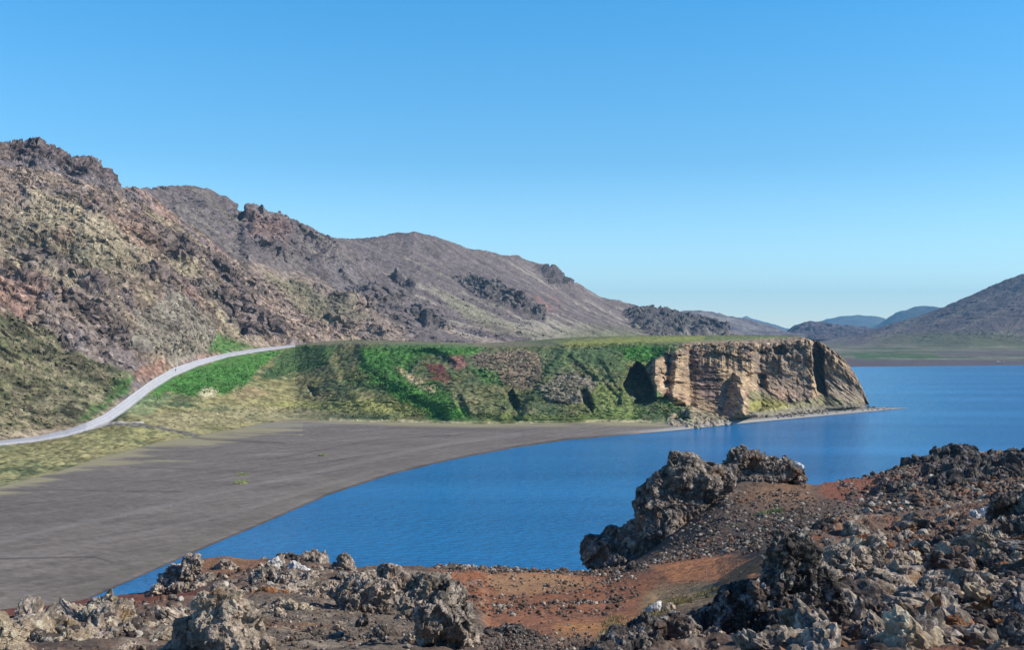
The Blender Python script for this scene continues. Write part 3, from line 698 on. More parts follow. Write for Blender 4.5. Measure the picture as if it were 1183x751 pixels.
# long scree mountain
C_BASE = [(330, 401, 920), (480, 402, 980), (620, 400, 1040), (700, 396, 1150), (780, 394, 1350), (860, 392, 1600)]
C_RIDGE = [(330, 282, 1300), (360, 272, 1320), (385, 271, 1340), (410, 272, 1350), (440, 270, 1370), (462, 269, 1390), (478, 267.5, 1400), (490, 271, 1410), (510, 277, 1430), (540, 286, 1470), (570, 293, 1500), (598, 297, 1540), (620, 306, 1560), (650, 320, 1600), (675, 333, 1640), (700, 345, 1680), (720, 351, 1700), (740, 358, 1720), (765, 364, 1740), (790, 371, 1770), (815, 378, 1790), (835, 385, 1800), (860, 391, 1800)]
C_CR = [[(430, 328), (448, 330), (475, 350), (490, 365), (515, 385), (500, 390), (470, 372), (445, 348), (432, 338)],
        [(525, 320), (545, 326), (580, 342), (625, 362), (630, 374), (590, 358), (550, 340)],
        [(720, 362), (745, 362), (790, 372), (840, 383), (840, 392), (760, 390), (735, 378)],
        [(454, 318), (478, 326), (478, 342), (462, 336)], [(620, 310), (640, 318), (660, 332), (640, 330)]]
def C_relief(p, x, y, v):
    wx = x + 6 * fbm(p, 0.02, 3, off=3); wy = y + 4 * fbm(p, 0.02, 3, off=6)
    cr = 0
    for poly in C_CR: cr = np.maximum(cr, poly_mask(wx, wy, poly, 3))
    s, a, u = streak_coord(p, at(500, 285, 1420), at(700, 385, 1300))
    h = 12 * fbm(p, 0.004, 4) + 3.0 * fbm(p, 0.05, 5, gain=0.6)
    h += 7 * fbm(np.stack([s * 0.0015, a * 0.018, u * 0.02], -1), 1.0, 5)
    h += cr * (16 * fbm(p, 0.03, 5, ridged=True))
    h -= 14 * poly_mask(wx, wy, [(436, 334), (470, 352), (495, 376), (485, 376), (455, 356)], 2.5)
    return h
def C_col(p, x, y, v, h):
    n2 = fbm(p, 0.04, 5, off=5); n3 = fbm(p, 0.15, 3, off=8)
    s, a, u = streak_coord(p, at(500, 285, 1420), at(700, 385, 1300))
    st = fbm(np.stack([s * 0.0012, a * 0.035, u * 0.03], -1), 1.0, 5, gain=0.65, off=3)
    st2 = fbm(np.stack([s * 0.002, a * 0.02, u * 0.02], -1), 1.0, 3, off=9)
    c = np.tile(np.array([0.175, 0.143, 0.134], np.float32), (len(p), 1))
    c = col((0.34, 0.30, 0.235), sstep(0.0, 0.14, st + 0.25 * (v - 0.5) * -1 - 0.03) * 0.85, c)
    c = col((0.09, 0.077, 0.08), sstep(0.08, 0.3, -st) * 0.6, c)
    c = col((0.27, 0.15, 0.125), ell_mask(x + 8 * n2, y, 618, 352, 34, 10, 0.6) * sstep(-0.1, 0.2, n2 + st) * 0.8, c)
    wx = x + 8 * n2; wy = y
    c = col((0.26, 0.25, 0.15), poly_mask(wx, wy, [(455, 285), (480, 290), (560, 340), (610, 380), (650, 395), (580, 395), (520, 350)], 5) * sstep(-0.1, 0.15, st2) * 0.5, c)
    c = col((0.15, 0.17, 0.075), sstep(370, 390, y) * sstep(600, 680, x) * (1 - sstep(730, 760, x)) * 0.55, c)
    c = col((0.30, 0.23, 0.185), sstep(365, 390, y) * (1 - sstep(560, 640, x)) * sstep(-0.1, 0.2, n2 + st2) * 0.6, c)
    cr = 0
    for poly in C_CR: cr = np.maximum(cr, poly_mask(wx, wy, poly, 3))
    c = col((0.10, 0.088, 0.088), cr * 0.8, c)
    c *= (1 + 0.6 * n3 + 0.3 * n2)[:, None]
    return c
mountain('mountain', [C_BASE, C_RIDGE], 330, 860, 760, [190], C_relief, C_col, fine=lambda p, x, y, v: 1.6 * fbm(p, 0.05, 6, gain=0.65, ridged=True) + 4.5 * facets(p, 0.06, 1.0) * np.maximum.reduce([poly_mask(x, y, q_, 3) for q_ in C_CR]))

# far hills, each its own sheet of land
def far_hill(pts, D, x0, x1, c0, c1, amp, fr, rows=60, nu=260, basey=392.0, dark=None):
    base = [(x0, basey, D * 0.8), (x1, basey, D * 0.8)]
    ridge = [(a, b, D) for a, b in pts]
    def rel(p, x, y, v): return amp * fbm(p, fr, 5) + amp * 0.4 * fbm(p, fr * 4, 4, ridged=True)
    def cl_(p, x, y, v, h):
        n = fbm(p, fr * 1.5, 4, off=3); n2 = fbm(p, fr * 6, 3, off=5)
        c = np.tile(np.array(c0, np.float32), (len(p), 1)); c = col(c1, sstep(-0.05, 0.25, n), c)
        return c * (1 + 0.4 * n2)[:, None]
    return mountain('hill', [base, ridge], x0, x1, nu, [rows], rel, cl_, mat=mat_far, smooth=False)
far_hill([(730, 378), (760, 369), (780, 365), (800, 362), (815, 362), (830, 364), (850, 369), (870, 374), (890, 380), (905, 386), (930, 392)], 3600, 730, 930, (0.15, 0.125, 0.13), (0.25, 0.22, 0.20), 22, 0.003)
far_hill([(905, 389), (918, 381), (930, 377), (945, 374.5), (955, 376), (965, 378), (985, 377), (1000, 380), (1020, 385), (1050, 392)], 3900, 905, 1050, (0.10, 0.085, 0.10), (0.14, 0.11, 0.12), 35, 0.004)
far_hill([(800, 384), (830, 374), (845, 368), (853, 370), (862, 366), (872, 370), (885, 374), (900, 379), (915, 384), (940, 389)], 12000, 800, 940, (0.09, 0.09, 0.10), (0.2, 0.19, 0.19), 60, 0.0008, basey=388.5)
far_hill([(925, 388), (940, 378), (955, 370), (970, 366.5), (990, 365.5), (1010, 366), (1022, 369), (1040, 380), (1055, 387)], 11000, 925, 1055, (0.08, 0.085, 0.09), (0.1, 0.1, 0.1), 40, 0.0008, basey=388.5)
far_hill([(990, 388), (1010, 379), (1028, 368), (1042, 360), (1058, 357), (1075, 356.5), (1090, 358), (1110, 360), (1140, 370), (1170, 384)], 8000, 990, 1170, (0.05, 0.055, 0.07), (0.07, 0.07, 0.08), 40, 0.0015, basey=388.5)

# right mountain and far shore
def R():
    xs = [880, 940, 1000, 1060, 1120, 1183, 1320]
    W0 = [(x, HY + (EYE + 3) * FPX / (D - 20), D - 20) for x, D in ((880, 1470), (1000, 1470), (1060, 1490), (1183, 1542), (1320, 1560))]
    W1 = [(x, HY + EYE * FPX / D, D) for x, D in ((880, 1470), (1000, 1470), (1060, 1490), (1183, 1542), (1320, 1560))]
    S1 = [(880, 417, 1640), (1000, 415.5, 1640), (1060, 415, 1640), (1183, 415, 1680), (1320, 414, 1700)]
    S2 = [(880, 405, 1900), (1000, 404, 1900), (1060, 404, 1850), (1120, 402, 1830), (1183, 402, 1830), (1320, 400, 1830)]
    S3 = [(880, 400, 2200), (960, 398.5, 2200), (1000, 396, 2180), (1060, 394, 2160), (1120, 385, 2160), (1183, 372, 2170), (1320, 330, 2180)]
    RG = [(880, 400, 2500), (940, 396, 2700), (955, 393, 2750), (985, 389.5, 2800), (1005, 384, 2800), (1030, 377, 2800), (1060, 367, 2800), (1090, 355, 2800), (1120, 343, 2800), (1150, 331, 2800), (1183, 317, 2800), (1250, 288, 2800), (1320, 258, 2800)]
    def rel(p, x, y, v):
        wx = x + 5 * fbm(p, 0.01, 3, off=3)
        up = sstep(400, 390, y) if False else 1 - sstep(388, 402, y)
        h = (0.8 + 8 * up) * fbm(p, 0.006, 5) + (0.5 + 4 * up) * fbm(p, 0.03, 4, ridged=True)
        return h * sstep(0.02, 0.10, v)
    def cf(p, x, y, v, h):
        n = fbm(p, 0.006, 5, off=1); n2 = fbm(p, 0.03, 4, off=4); n3 = fbm(p, 0.1, 3, off=7)
        st = fbm(np.stack([x * 0.02, (y - 0.30 * (1183 - x) * -1 * 0) * 0.05 + 0.02 * x, 0 * x], -1), 1.0, 4)
        q = np.stack([(x + 0.9 * y) * 0.015, (y + 0.42 * x) * 0.14, 0 * x], -1)
        st = fbm(q, 1.0, 4, off=2)
        hb = np.stack([x * 0.02, y * 0.5, 0 * x], -1); hbn = fbm(hb, 1.0, 4, off=6)
        c = np.tile(np.array([0.145, 0.118, 0.118], np.float32), (len(p), 1))
        c = col((0.22, 0.19, 0.15), sstep(0.0, 0.3, st) * 0.6, c)
        c = col((0.085, 0.072, 0.075), sstep(0.0, 0.3, -st) * 0.5, c)
        c = col((0.12, 0.135, 0.065), ell_mask(x, y + 8 * n, 1110, 396, 90, 12, 0.5) * 0.8, c)
        flat = sstep(396, 402, y + 4 * n)
        c = col((0.17, 0.165, 0.11), flat, c)
        c = col((0.08, 0.12, 0.05), flat * sstep(0.0, 0.2, hbn) * 0.8, c)
        c = col((0.07, 0.13, 0.045), poly_mask(x, y + 2 * n, [(985, 408), (1080, 411), (1090, 415), (990, 416)], 2) * 0.8, c)
        c = col((0.28, 0.25, 0.19), flat * sstep(0.1, 0.3, -hbn) * 0.7, c)
        sand = sstep(415, 417.5, y)
        c = col((0.125, 0.10, 0.105), sand, c)
        c = col((0.125, 0.10, 0.105), poly_mask(x, y, [(1080, 406), (1200, 404), (1320, 404), (1320, 412), (1090, 412)], 2) * 0.7, c)
        c = col((0.125, 0.10, 0.105), poly_mask(x, y, [(960, 412), (990, 416), (1010, 420), (950, 424)], 2) * 0.9, c)
        c *= (1 + 0.3 * n3 + 0.3 * n2)[:, None]
        return c
    mountain('mountain', [W0, W1, S1, S2, S3, RG], 880, 1320, 560, [4, 26, 34, 30, 90], rel, cf)
R()

# ------------------------------------------------------------------ road
def build_road():
    xs = np.linspace(-150, 341, 260)
    lo = unproj(xs, road_lo(xs), road_D(xs)); hi = unproj(xs, road_hi(xs), road_D(xs) + road_gap(xs))
    rows = []; cols_ = []
    K = 13
    for k in range(K):
        t = k / (K - 1)
        q = lo * (1 - t) + hi * t
        q[:, 2] += 0.55 + 0.12 * (1 - (2 * t - 1) ** 2)
        rows.append(q)
        rut = 1.0 - 0.22 * (math.exp(-((t - 0.3) / 0.07) ** 2) + math.exp(-((t - 0.62) / 0.07) ** 2)) - 0.1 * math.exp(-((t - 0.05) / 0.06) ** 2)
        cols_.append(np.tile(np.array([0.43, 0.425, 0.44]) * rut, (len(xs), 1)))
    jj = fbm(np.stack([xs * 0.25, xs * 0, xs * 0], -1), 1.0, 3)
    for r_ in (0, -1):
        rows[r_][:, 1] += (1.6 * jj) * (1 if r_ else -1); rows[r_][:, 2] -= 0.25
    cols_[0] *= (0.75 + 0.4 * jj)[:, None]; cols_[-1] *= (0.8 + 0.4 * jj)[:, None]
    a = rows[0].copy(); a[:, 2] -= 1.6; a[:, 1] -= 1.4
    b = rows[-1].copy(); b[:, 2] -= 1.2; b[:, 1] += 1.0
    rows = [a] + rows + [b]; cols_ = [cols_[0] * 0.35] + cols_ + [cols_[-1] * 0.6]
    P = np.array(rows)
    Cc = np.array(cols_) * (1 + 0.15 * fbm(P.reshape(-1, 3), 0.25, 4, gain=0.7)).reshape(len(rows), -1, 1)
    m = vc_mat('pale_gravel', 0.6, 0.12, 0.2, 1.0, 0.05)
    mesh_from('road', P.reshape(-1, 3), grid_faces(*P.shape[:2]), m, Cc.reshape(-1, 3), smooth=True, kind='structure')
build_road()
# ------------------------------------------------------------------ foreground ground
GC = [
 [(-120, 800, 6.5), (591, 800, 7.5), (1300, 800, 7.0)],
 [(-120, 745, 10.5), (200, 745, 11), (600, 742, 13), (760, 742, 12), (1000, 742, 11.5), (1300, 742, 11)],
 [(-120, 722, 15), (0, 720, 16), (100, 708, 18), (200, 700, 20), (400, 702, 21), (560, 705, 22), (700, 702, 22), (760, 692, 22), (830, 672, 20), (880, 645, 19), (960, 614, 20), (1060, 625, 21), (1120, 606, 22), (1183, 592, 22), (1300, 575, 22)],
 [(-120, 716, 22), (0, 714, 23), (100, 703, 25), (200, 686, 27), (300, 675, 28), (400, 674, 30), (500, 674, 34), (600, 674, 36), (700, 672, 38), (760, 655, 38), (850, 625, 40), (930, 598, 42), (1000, 592, 42), (1060, 590, 42), (1120, 585, 44), (1183, 575, 46), (1300, 565, 46)],
 [(-120, 711, 27), (0, 709, 28), (40, 703, 28), (100, 696, 29), (170, 688, 30), (200, 668, 32), (225, 650, 33), (260, 646, 34), (300, 650, 35), (400, 658, 38), (500, 660, 44), (600, 659, 47), (680, 661, 50), (720, 655, 52), (760, 630, 54), (800, 595, 56), (840, 562, 58), (880, 556, 60), (930, 563, 62), (1010, 556, 70), (1060, 536, 74), (1100, 529, 76), (1183, 525, 80), (1300, 520, 84)],
]
RED = (0.26, 0.10, 0.045); TERRA = (0.42, 0.175, 0.075); BROWN = (0.125, 0.085, 0.062); DARKB = (0.085, 0.065, 0.052); TAN = (0.30, 0.22, 0.13)
def build_foreground():
    e = GC[-1]
    zE = lambda y, D: EYE - (y - HY) / FPX * D
    d1 = [(x, HY + (EYE - (zE(y, D) - 3.5)) * FPX / (D + 7), D + 7) for x, y, D in e]
    d2 = [(x, HY + (EYE - (zE(y, D) * 0.55 - 2)) * FPX / (D + 22), D + 22) for x, y, D in e]
    d3 = [(x, HY + (EYE + 2.5) * FPX / (D + 55), D + 55) for x, y, D in e]
    PX, PY, D = loft(GC + [d1, d2, d3], -120, 1300, 1500, [110, 170, 130, 90, 16, 12, 10], sm=4, edge_sm=2, uu=np.concatenate([np.linspace(-700, -122, 60), np.linspace(-120, 1300, 1500), np.linspace(1302, 1900, 60)]))
    V, U = PX.shape
    p = unproj(PX, PY, D).reshape(-1, 3); x = PX.ravel(); y = PY.ravel(); d = D.ravel()
    edge = np.interp(x, [a for a, b, c in e], [b for a, b, c in e])
    rub = poly_mask(x, y, [(892, 670), (905, 630), (970, 600), (1060, 610), (1120, 590), (1300, 560), (1300, 800), (700, 800), (780, 735), (850, 700)], 8)
    rub = np.maximum(rub, 0.6 * poly_mask(x, y, [(-120, 722), (60, 712), (200, 700), (330, 640), (560, 660), (560, 800), (-120, 800)], 8))
    rub = np.maximum(rub, poly_mask(x, y, [(1000, 556), (1060, 525), (1300, 505), (1300, 570), (1060, 585)], 6))
    fi, _ = worley(p, 2.2); fj, _ = worley(p, 6.0, off=4)
    h = 0.35 * fbm(p, 0.12, 4) * sstep(8, 30, d) + 0.05 * fbm(p, 1.2, 5, ridged=True) + 0.02 * (0.5 - fj)
    h += rub * ((0.14 + 0.12 * sstep(13, 20, d)) * fbm(p, 0.8, 4, ridged=True) + 0.12 * (0.5 - fi) + 0.05 * fbm(p, 3.0, 3, ridged=True))
    farr = sstep(30, 60, d); h += farr * 0.12 * fbm(p, 0.9, 4, ridged=True)
    p[:, 2] += h
    # soil colour: mottled browns with red, terracotta and tan zones
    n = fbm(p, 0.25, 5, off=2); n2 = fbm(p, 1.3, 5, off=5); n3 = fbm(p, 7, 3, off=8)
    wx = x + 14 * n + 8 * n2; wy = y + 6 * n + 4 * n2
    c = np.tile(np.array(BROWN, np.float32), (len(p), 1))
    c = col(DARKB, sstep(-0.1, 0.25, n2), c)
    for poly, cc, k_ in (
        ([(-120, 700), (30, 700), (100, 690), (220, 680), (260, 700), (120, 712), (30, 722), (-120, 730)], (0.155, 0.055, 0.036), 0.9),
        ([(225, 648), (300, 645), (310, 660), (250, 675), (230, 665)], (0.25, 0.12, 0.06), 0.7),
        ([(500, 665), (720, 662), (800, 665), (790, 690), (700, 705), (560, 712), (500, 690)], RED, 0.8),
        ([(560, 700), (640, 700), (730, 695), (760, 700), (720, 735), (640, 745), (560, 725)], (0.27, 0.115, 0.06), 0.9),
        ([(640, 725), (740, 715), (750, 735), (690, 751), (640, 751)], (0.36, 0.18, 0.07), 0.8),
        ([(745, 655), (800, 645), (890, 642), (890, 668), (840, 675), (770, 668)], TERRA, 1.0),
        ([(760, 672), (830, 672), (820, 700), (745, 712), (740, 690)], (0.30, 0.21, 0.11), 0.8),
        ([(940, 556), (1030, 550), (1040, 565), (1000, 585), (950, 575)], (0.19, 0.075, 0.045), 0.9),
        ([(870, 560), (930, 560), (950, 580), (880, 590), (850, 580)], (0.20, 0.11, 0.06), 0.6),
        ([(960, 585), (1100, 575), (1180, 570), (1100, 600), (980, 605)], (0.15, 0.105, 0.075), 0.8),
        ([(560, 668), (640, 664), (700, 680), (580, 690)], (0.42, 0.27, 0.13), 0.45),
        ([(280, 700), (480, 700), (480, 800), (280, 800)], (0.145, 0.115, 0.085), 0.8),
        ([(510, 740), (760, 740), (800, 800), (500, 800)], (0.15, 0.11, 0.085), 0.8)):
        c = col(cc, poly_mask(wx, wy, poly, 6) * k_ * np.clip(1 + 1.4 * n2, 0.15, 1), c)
    c = col((0.20, 0.09, 0.05), rub * sstep(0.08, 0.25, n2) * (x > 850) * 0.7, c)
    c = col((0.30, 0.25, 0.19), rub * sstep(0.12, 0.3, -n2) * 0.7, c)
    c = col((0.26, 0.13, 0.06), rub * sstep(0.25, 0.38, n) * 0.5 * (y < 740), c)
    c *= (1.15 + 0.6 * n3)[:, None]
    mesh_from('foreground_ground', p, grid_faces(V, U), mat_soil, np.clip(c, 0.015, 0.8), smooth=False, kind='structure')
    return p.reshape(V, U, 3), PX[0], PY
FG, FGX, FGY = build_foreground()
def build_apron():
    """the same hillside beside and behind the standpoint"""
    gx, gy = np.meshgrid(np.linspace(-90, 90, 260), np.linspace(-25, 95, 200))
    yy = np.maximum(gy, 0); p = np.stack([gx, gy, 43.25 - 0.15 * yy - 0.004 * yy ** 2 - 0.25 - np.where(gx < 0, 0.0006 * gx ** 2, 0)], -1).reshape(-1, 3)
    n = fbm(p, 0.25, 5, off=2); p[:, 2] += 0.15 * n + 0.1 * fbm(p, 0.9, 3, ridged=True) - 0.15
    c = col(RED, sstep(0, 0.25, n), np.tile(np.array(BROWN, np.float32), (len(p), 1)))
    mesh_from('foreground_ground', p, grid_faces(200, 260), mat_soil, np.clip(c, 0.015, 0.8), kind='structure')
build_apron()
def ground(px, py):
    """a point of the foreground ground seen at that place of its sheet"""
    u = int(np.clip(np.searchsorted(FGX, px), 0, len(FGX) - 1))
    v = int(np.argmin(np.abs(FGY[:501, u] - py)))
    return FG[v, u]

# ------------------------------------------------------------------ rock materials
def rock_mat(name, dark, mid, pale, rust=None, pale_amt=0.5, sc=1.0):
    m, t, b = new_mat(name); N = t.nodes; L = t.links
    g = N.new('ShaderNodeNewGeometry'); tc = N.new('ShaderNodeTexCoord')
    def noise(scale, detail=6, rough=0.65):
        n = N.new('ShaderNodeTexNoise'); n.inputs['Scale'].default_value = scale * sc; n.inputs['Detail'].default_value = detail
        n.inputs['Roughness'].default_value = rough; L.new(g.outputs['Position'], n.inputs['Vector']); return n
    def ramp(src, a, b_, c0=(0, 0, 0, 1), c1=(1, 1, 1, 1)):
        r = N.new('ShaderNodeValToRGB'); r.color_ramp.elements[0].position = a; r.color_ramp.elements[1].position = b_
        r.color_ramp.elements[0].color = c0; r.color_ramp.elements[1].color = c1; L.new(src, r.inputs[0]); return r
    n1 = noise(3.0); base = ramp(n1.outputs['Fac'], 0.35, 0.62, (*dark, 1), (*mid, 1))
    n2 = noise(6.5, 8, 0.75); f = ramp(n2.outputs['Fac'], 0.56 - 0.14 * pale_amt, 0.66 - 0.1 * pale_amt)
    mx = N.new('ShaderNodeMix'); mx.data_type = 'RGBA'
    L.new(f.outputs[0], mx.inputs['Factor']); L.new(base.outputs[0], mx.inputs['A']); mx.inputs['B'].default_value = (*pale, 1)
    out = mx.outputs['Result']
    if rust:
        n3 = noise(1.6, 6); f3 = ramp(n3.outputs['Fac'], 0.56, 0.66)
        m2 = N.new('ShaderNodeMix'); m2.data_type = 'RGBA'
        L.new(f3.outputs[0], m2.inputs['Factor']); L.new(out, m2.inputs['A']); m2.inputs['B'].default_value = (*rust, 1); out = m2.outputs['Result']
    n5 = noise(30.0, 5, 0.7); mr = N.new('ShaderNodeMapRange'); mr.inputs['From Min'].default_value = 0.3; mr.inputs['From Max'].default_value = 0.7
    mr.inputs['To Min'].default_value = 0.55; mr.inputs['To Max'].default_value = 1.35; L.new(n5.outputs['Fac'], mr.inputs['Value'])
    vm = N.new('ShaderNodeVectorMath'); vm.operation = 'SCALE'; L.new(out, vm.inputs[0]); L.new(mr.outputs[0], vm.inputs['Scale'])
    L.new(vm.outputs[0], b.inputs['Base Color'])
    n6 = noise(14.0, 8, 0.75); bp = N.new('ShaderNodeBump'); bp.inputs['Strength'].default_value = 0.8; bp.inputs['Distance'].default_value = 0.05 / sc
    L.new(n6.outputs['Fac'], bp.inputs['Height']); L.new(bp.outputs[0], b.inputs['Normal'])
    return m
M_DARK = rock_mat('dark_lava', (0.045, 0.038, 0.034), (0.13, 0.105, 0.088), (0.48, 0.43, 0.37), (0.20, 0.12, 0.08), 0.35)
M_CRAG = rock_mat('grey_brown_lava', (0.065, 0.054, 0.046), (0.22, 0.18, 0.145), (0.54, 0.45, 0.36), (0.24, 0.14, 0.08), 0.4, sc=0.45)
M_GREY = rock_mat('grey_lava', (0.10, 0.084, 0.07), (0.30, 0.25, 0.195), (0.62, 0.50, 0.39), (0.24, 0.16, 0.10), 0.6)
M_OLIVE = rock_mat('lichened_lava', (0.14, 0.115, 0.09), (0.38, 0.31, 0.23), (0.64, 0.51, 0.39), (0.30, 0.19, 0.11), 0.6)
M_CREAM = rock_mat('cream_tuff', (0.26, 0.19, 0.13), (0.48, 0.38, 0.26), (0.66, 0.58, 0.42), (0.33, 0.22, 0.12), 0.5)
M_WHITE = rock_mat('white_stone', (0.42, 0.40, 0.36), (0.66, 0.63, 0.58), (0.82, 0.8, 0.76), None, 0.7)
M_RUST = rock_mat('rusty_stone', (0.12, 0.06, 0.035), (0.36, 0.15, 0.06), (0.50, 0.30, 0.13), None, 0.3)
M_FARC = rock_mat('far_dark_lava', (0.05, 0.042, 0.038), (0.13, 0.108, 0.092), (0.30, 0.27, 0.25), (0.14, 0.10, 0.08), 0.35, sc=0.4)

def ico(sub):
    bm = bmesh.new(); bmesh.ops.create_icosphere(bm, subdivisions=sub, radius=1.0)
    v = np.array([q.co[:] for q in bm.verts], np.float32); f = np.array([[q.index for q in fc.verts] for fc in bm.faces], np.int32)
    bm.free(); return v, f
ICO = {k: ico(k) for k in (1, 2, 3, 4)}

def rock_shape(sub, seed, angular=0.7, rough=0.12):
    r = np.random.RandomState(seed); v, f = ICO[sub]
    nn = r.normal(size=(11, 3)); nn /= np.linalg.norm(nn, axis=1, keepdims=True); dd = r.uniform(0.62, 1.0, 11)
    dt = np.maximum(v @ nn.T, 1e-3); rad = np.minimum((dd[None] / dt).min(1), 1.25)
    rad = angular * rad + (1 - angular)
    q = v * rad[:, None]
    q = q * (1 + rough * 2.0 * fbm(q, 1.3, 4, off=seed * 1.7) + rough * fbm(q, 3.5, 3, ridged=True, off=seed))[:, None]
    return q * np.array([1.0, r.uniform(0.7, 1.0), r.uniform(0.55, 0.85)], np.float32), f

def outcrop(name, label, cat, D, blobs, mat, seed=1, vox=1.3, big=0.16, knob=0.07, kf=5.0, group=None, sink=True):
    """blobs: (px, py, rx, ry in photo pixels, extra distance in m, depth ratio); fused into one craggy body"""
    if D < 35:      # stand it on the ground where its foot is seen
        lb = max(blobs, key=lambda b: b[1] + 0.5 * b[3]); fy = min(lb[1] + 0.5 * lb[3], 775); D0 = D
        D = float(ground(lb[0], fy)[1]) + 0.3 * lb[2] * D / FPX
    k = D / FPX; r = np.random.RandomState(seed)
    vs = []; fs = []; n = 0; ctr = []
    for bl in blobs:
        px, py, rx, ry = bl[:4]; dd = bl[4] if len(bl) > 4 else 0; rd = bl[5] if len(bl) > 5 else 0.85
        c = np.array(at(px, py, D + dd)); ctr.append(c)
        q, f = rock_shape(4, seed * 13 + len(ctr), 0.75, 0.10)
        q = q / np.abs(q).max(0) * np.array([rx * k, rx * k * rd, ry * k]) + c
        vs.append(q); fs.append(f + n); n += len(q)
    vs = np.concatenate(vs); fs = np.concatenate(fs)
    org = vs.mean(0).copy(); org[2] = vs[:, 2].min()
    o = mesh_from('tmp', vs - org, fs)
    md = o.modifiers.new('r', 'REMESH'); md.mode = 'VOXEL'; md.voxel_size = vox * k
    dg = bpy.context.evaluated_depsgraph_get(); dg.update()
    ev = o.evaluated_get(dg); me = ev.to_mesh()
    v = np.empty(len(me.vertices) * 3, np.float32); me.vertices.foreach_get('co', v); v = v.reshape(-1, 3).copy()
    nr = np.empty(len(me.vertices) * 3, np.float32); me.vertices.foreach_get('normal', nr); nr = nr.reshape(-1, 3).copy()
    lt = np.array([p.loop_total for p in me.polygons]); fv = [tuple(p.vertices) for p in me.polygons]
    quads = np.array([q if len(q) == 4 else q + (q[-1],) for q in fv if len(q) >= 3], np.int32)
    tri = np.array([len(q) == 3 for q in fv])
    ev.to_mesh_clear(); om = o.data; bpy.data.objects.remove(o); bpy.data.meshes.remove(om)
    s = float(np.median([max(b[2], b[3]) for b in blobs])) * k
    w = (v + org) / s + seed * 3.1
    f1, f2 = worley(w, kf * 0.5); g1, g2 = worley(w, kf, off=3)
    h = big * s * (0.8 * fbm(w, 0.9, 4) + 0.6 * fbm(w, 1.7, 5, gain=0.6, ridged=True) - 0.2) + s * (1.5 * big * facets(w, 0.9, 0.9) + 1.0 * knob * facets(w, 2.2, 0.9, off=2) + 0.4 * knob * facets(w, 5.5, 0.9, off=6)) - knob * s * 0.2 * np.exp(-7 * (f2 - f1)) + knob * 0.3 * s * fbm(w, kf, 4, ridged=True)
    h -= 0.9 * knob * s * sstep(0.15, 0.4, fbm(w, kf * 0.45, 3, off=9))
    v = v + nr * h[:, None]
    v += (0.008 * s) * rng.normal(size=v.shape).astype(np.float32) * 0.5
    tris = np.concatenate([quads[:, [0, 1, 2]], quads[~tri][:, [0, 2, 3]]])
    ob = mesh_from(name, v, tris, mat, smooth=False); ob.location = org
    return tag(ob, label, cat, group)

# -- the dark pinnacle at the water's edge and the crags behind
outcrop('lava_pinnacle', 'tall jagged dark lava pinnacle above the lake, with a lower shelf on its left', 'rock pinnacle', 53,
        [(792, 548, 24, 26, 0), (770, 566, 34, 28, 0.4), (806, 558, 36, 34, 0.6), (825, 556, 26, 24, 1.6), (752, 590, 22, 38, 0), (768, 612, 34, 36, -0.4), (798, 600, 30, 30, 0.6), (735, 630, 34, 26, 0), (704, 636, 32, 24, 0.4), (688, 640, 18, 22, 0.4), (720, 650, 36, 16, 0), (758, 641, 26, 20, -0.6), (812, 606, 24, 16, 0.4), (850, 586, 30, 20, 2.0)],
        M_CRAG, seed=3, vox=1.0, big=0.12, knob=0.10, kf=4.5)
outcrop('lava_crag', 'craggy crown of grey lava just behind the tall pinnacle, white stone at its right tip', 'rock', 60,
        [(853, 530, 14, 14, 0), (868, 536, 20, 14, 0.5), (888, 541, 20, 14, 0), (908, 544, 18, 16, 0), (918, 552, 12, 14, 0.2), (846, 542, 16, 12, 0), (880, 552, 32, 12, 0)],
        M_CRAG, seed=5, vox=0.9, big=0.16, knob=0.13, kf=4)
outcrop('white_boulder', 'small white stone at the right tip of the crag behind the pinnacle', 'stone', 59, [(921, 537, 4.5, 4, 0), (926, 540, 3, 3, 0)], M_WHITE, seed=6, vox=0.6)
outcrop('lava_ridge', 'low dark lava crag on the skyline of the ground at the right, against the lake', 'rock', 72,
        [(1085, 531, 16, 9, 0), (1108, 530, 22, 10, 0), (1140, 532, 26, 9, 0), (1174, 530, 26, 9, 0), (1205, 532, 26, 10, 0), (1090, 536, 40, 8, -1), (1140, 538, 50, 9, -1), (1180, 540, 40, 9, -1), (1072, 545, 16, 9, -2), (1100, 545, 30, 11, -3), (1060, 556, 14, 6, -4)],
        M_FARC, seed=8, vox=0.9, big=0.25, knob=0.2, kf=3)
outcrop('lava_rock', 'broad dark lava hump below the right skyline crag, above the brown valley', 'rock', 52,
        [(1078, 568, 30, 15, 0), (1050, 572, 20, 11, 0), (1105, 558, 30, 15, 2), (1024, 573, 16, 9, 2), (1135, 555, 32, 14, 3), (1175, 552, 32, 13, 4), (1090, 545, 30, 10, 7), (1140, 542, 40, 10, 8)],
        M_FARC, seed=9, vox=1.0, big=0.25, knob=0.2, kf=3.5)
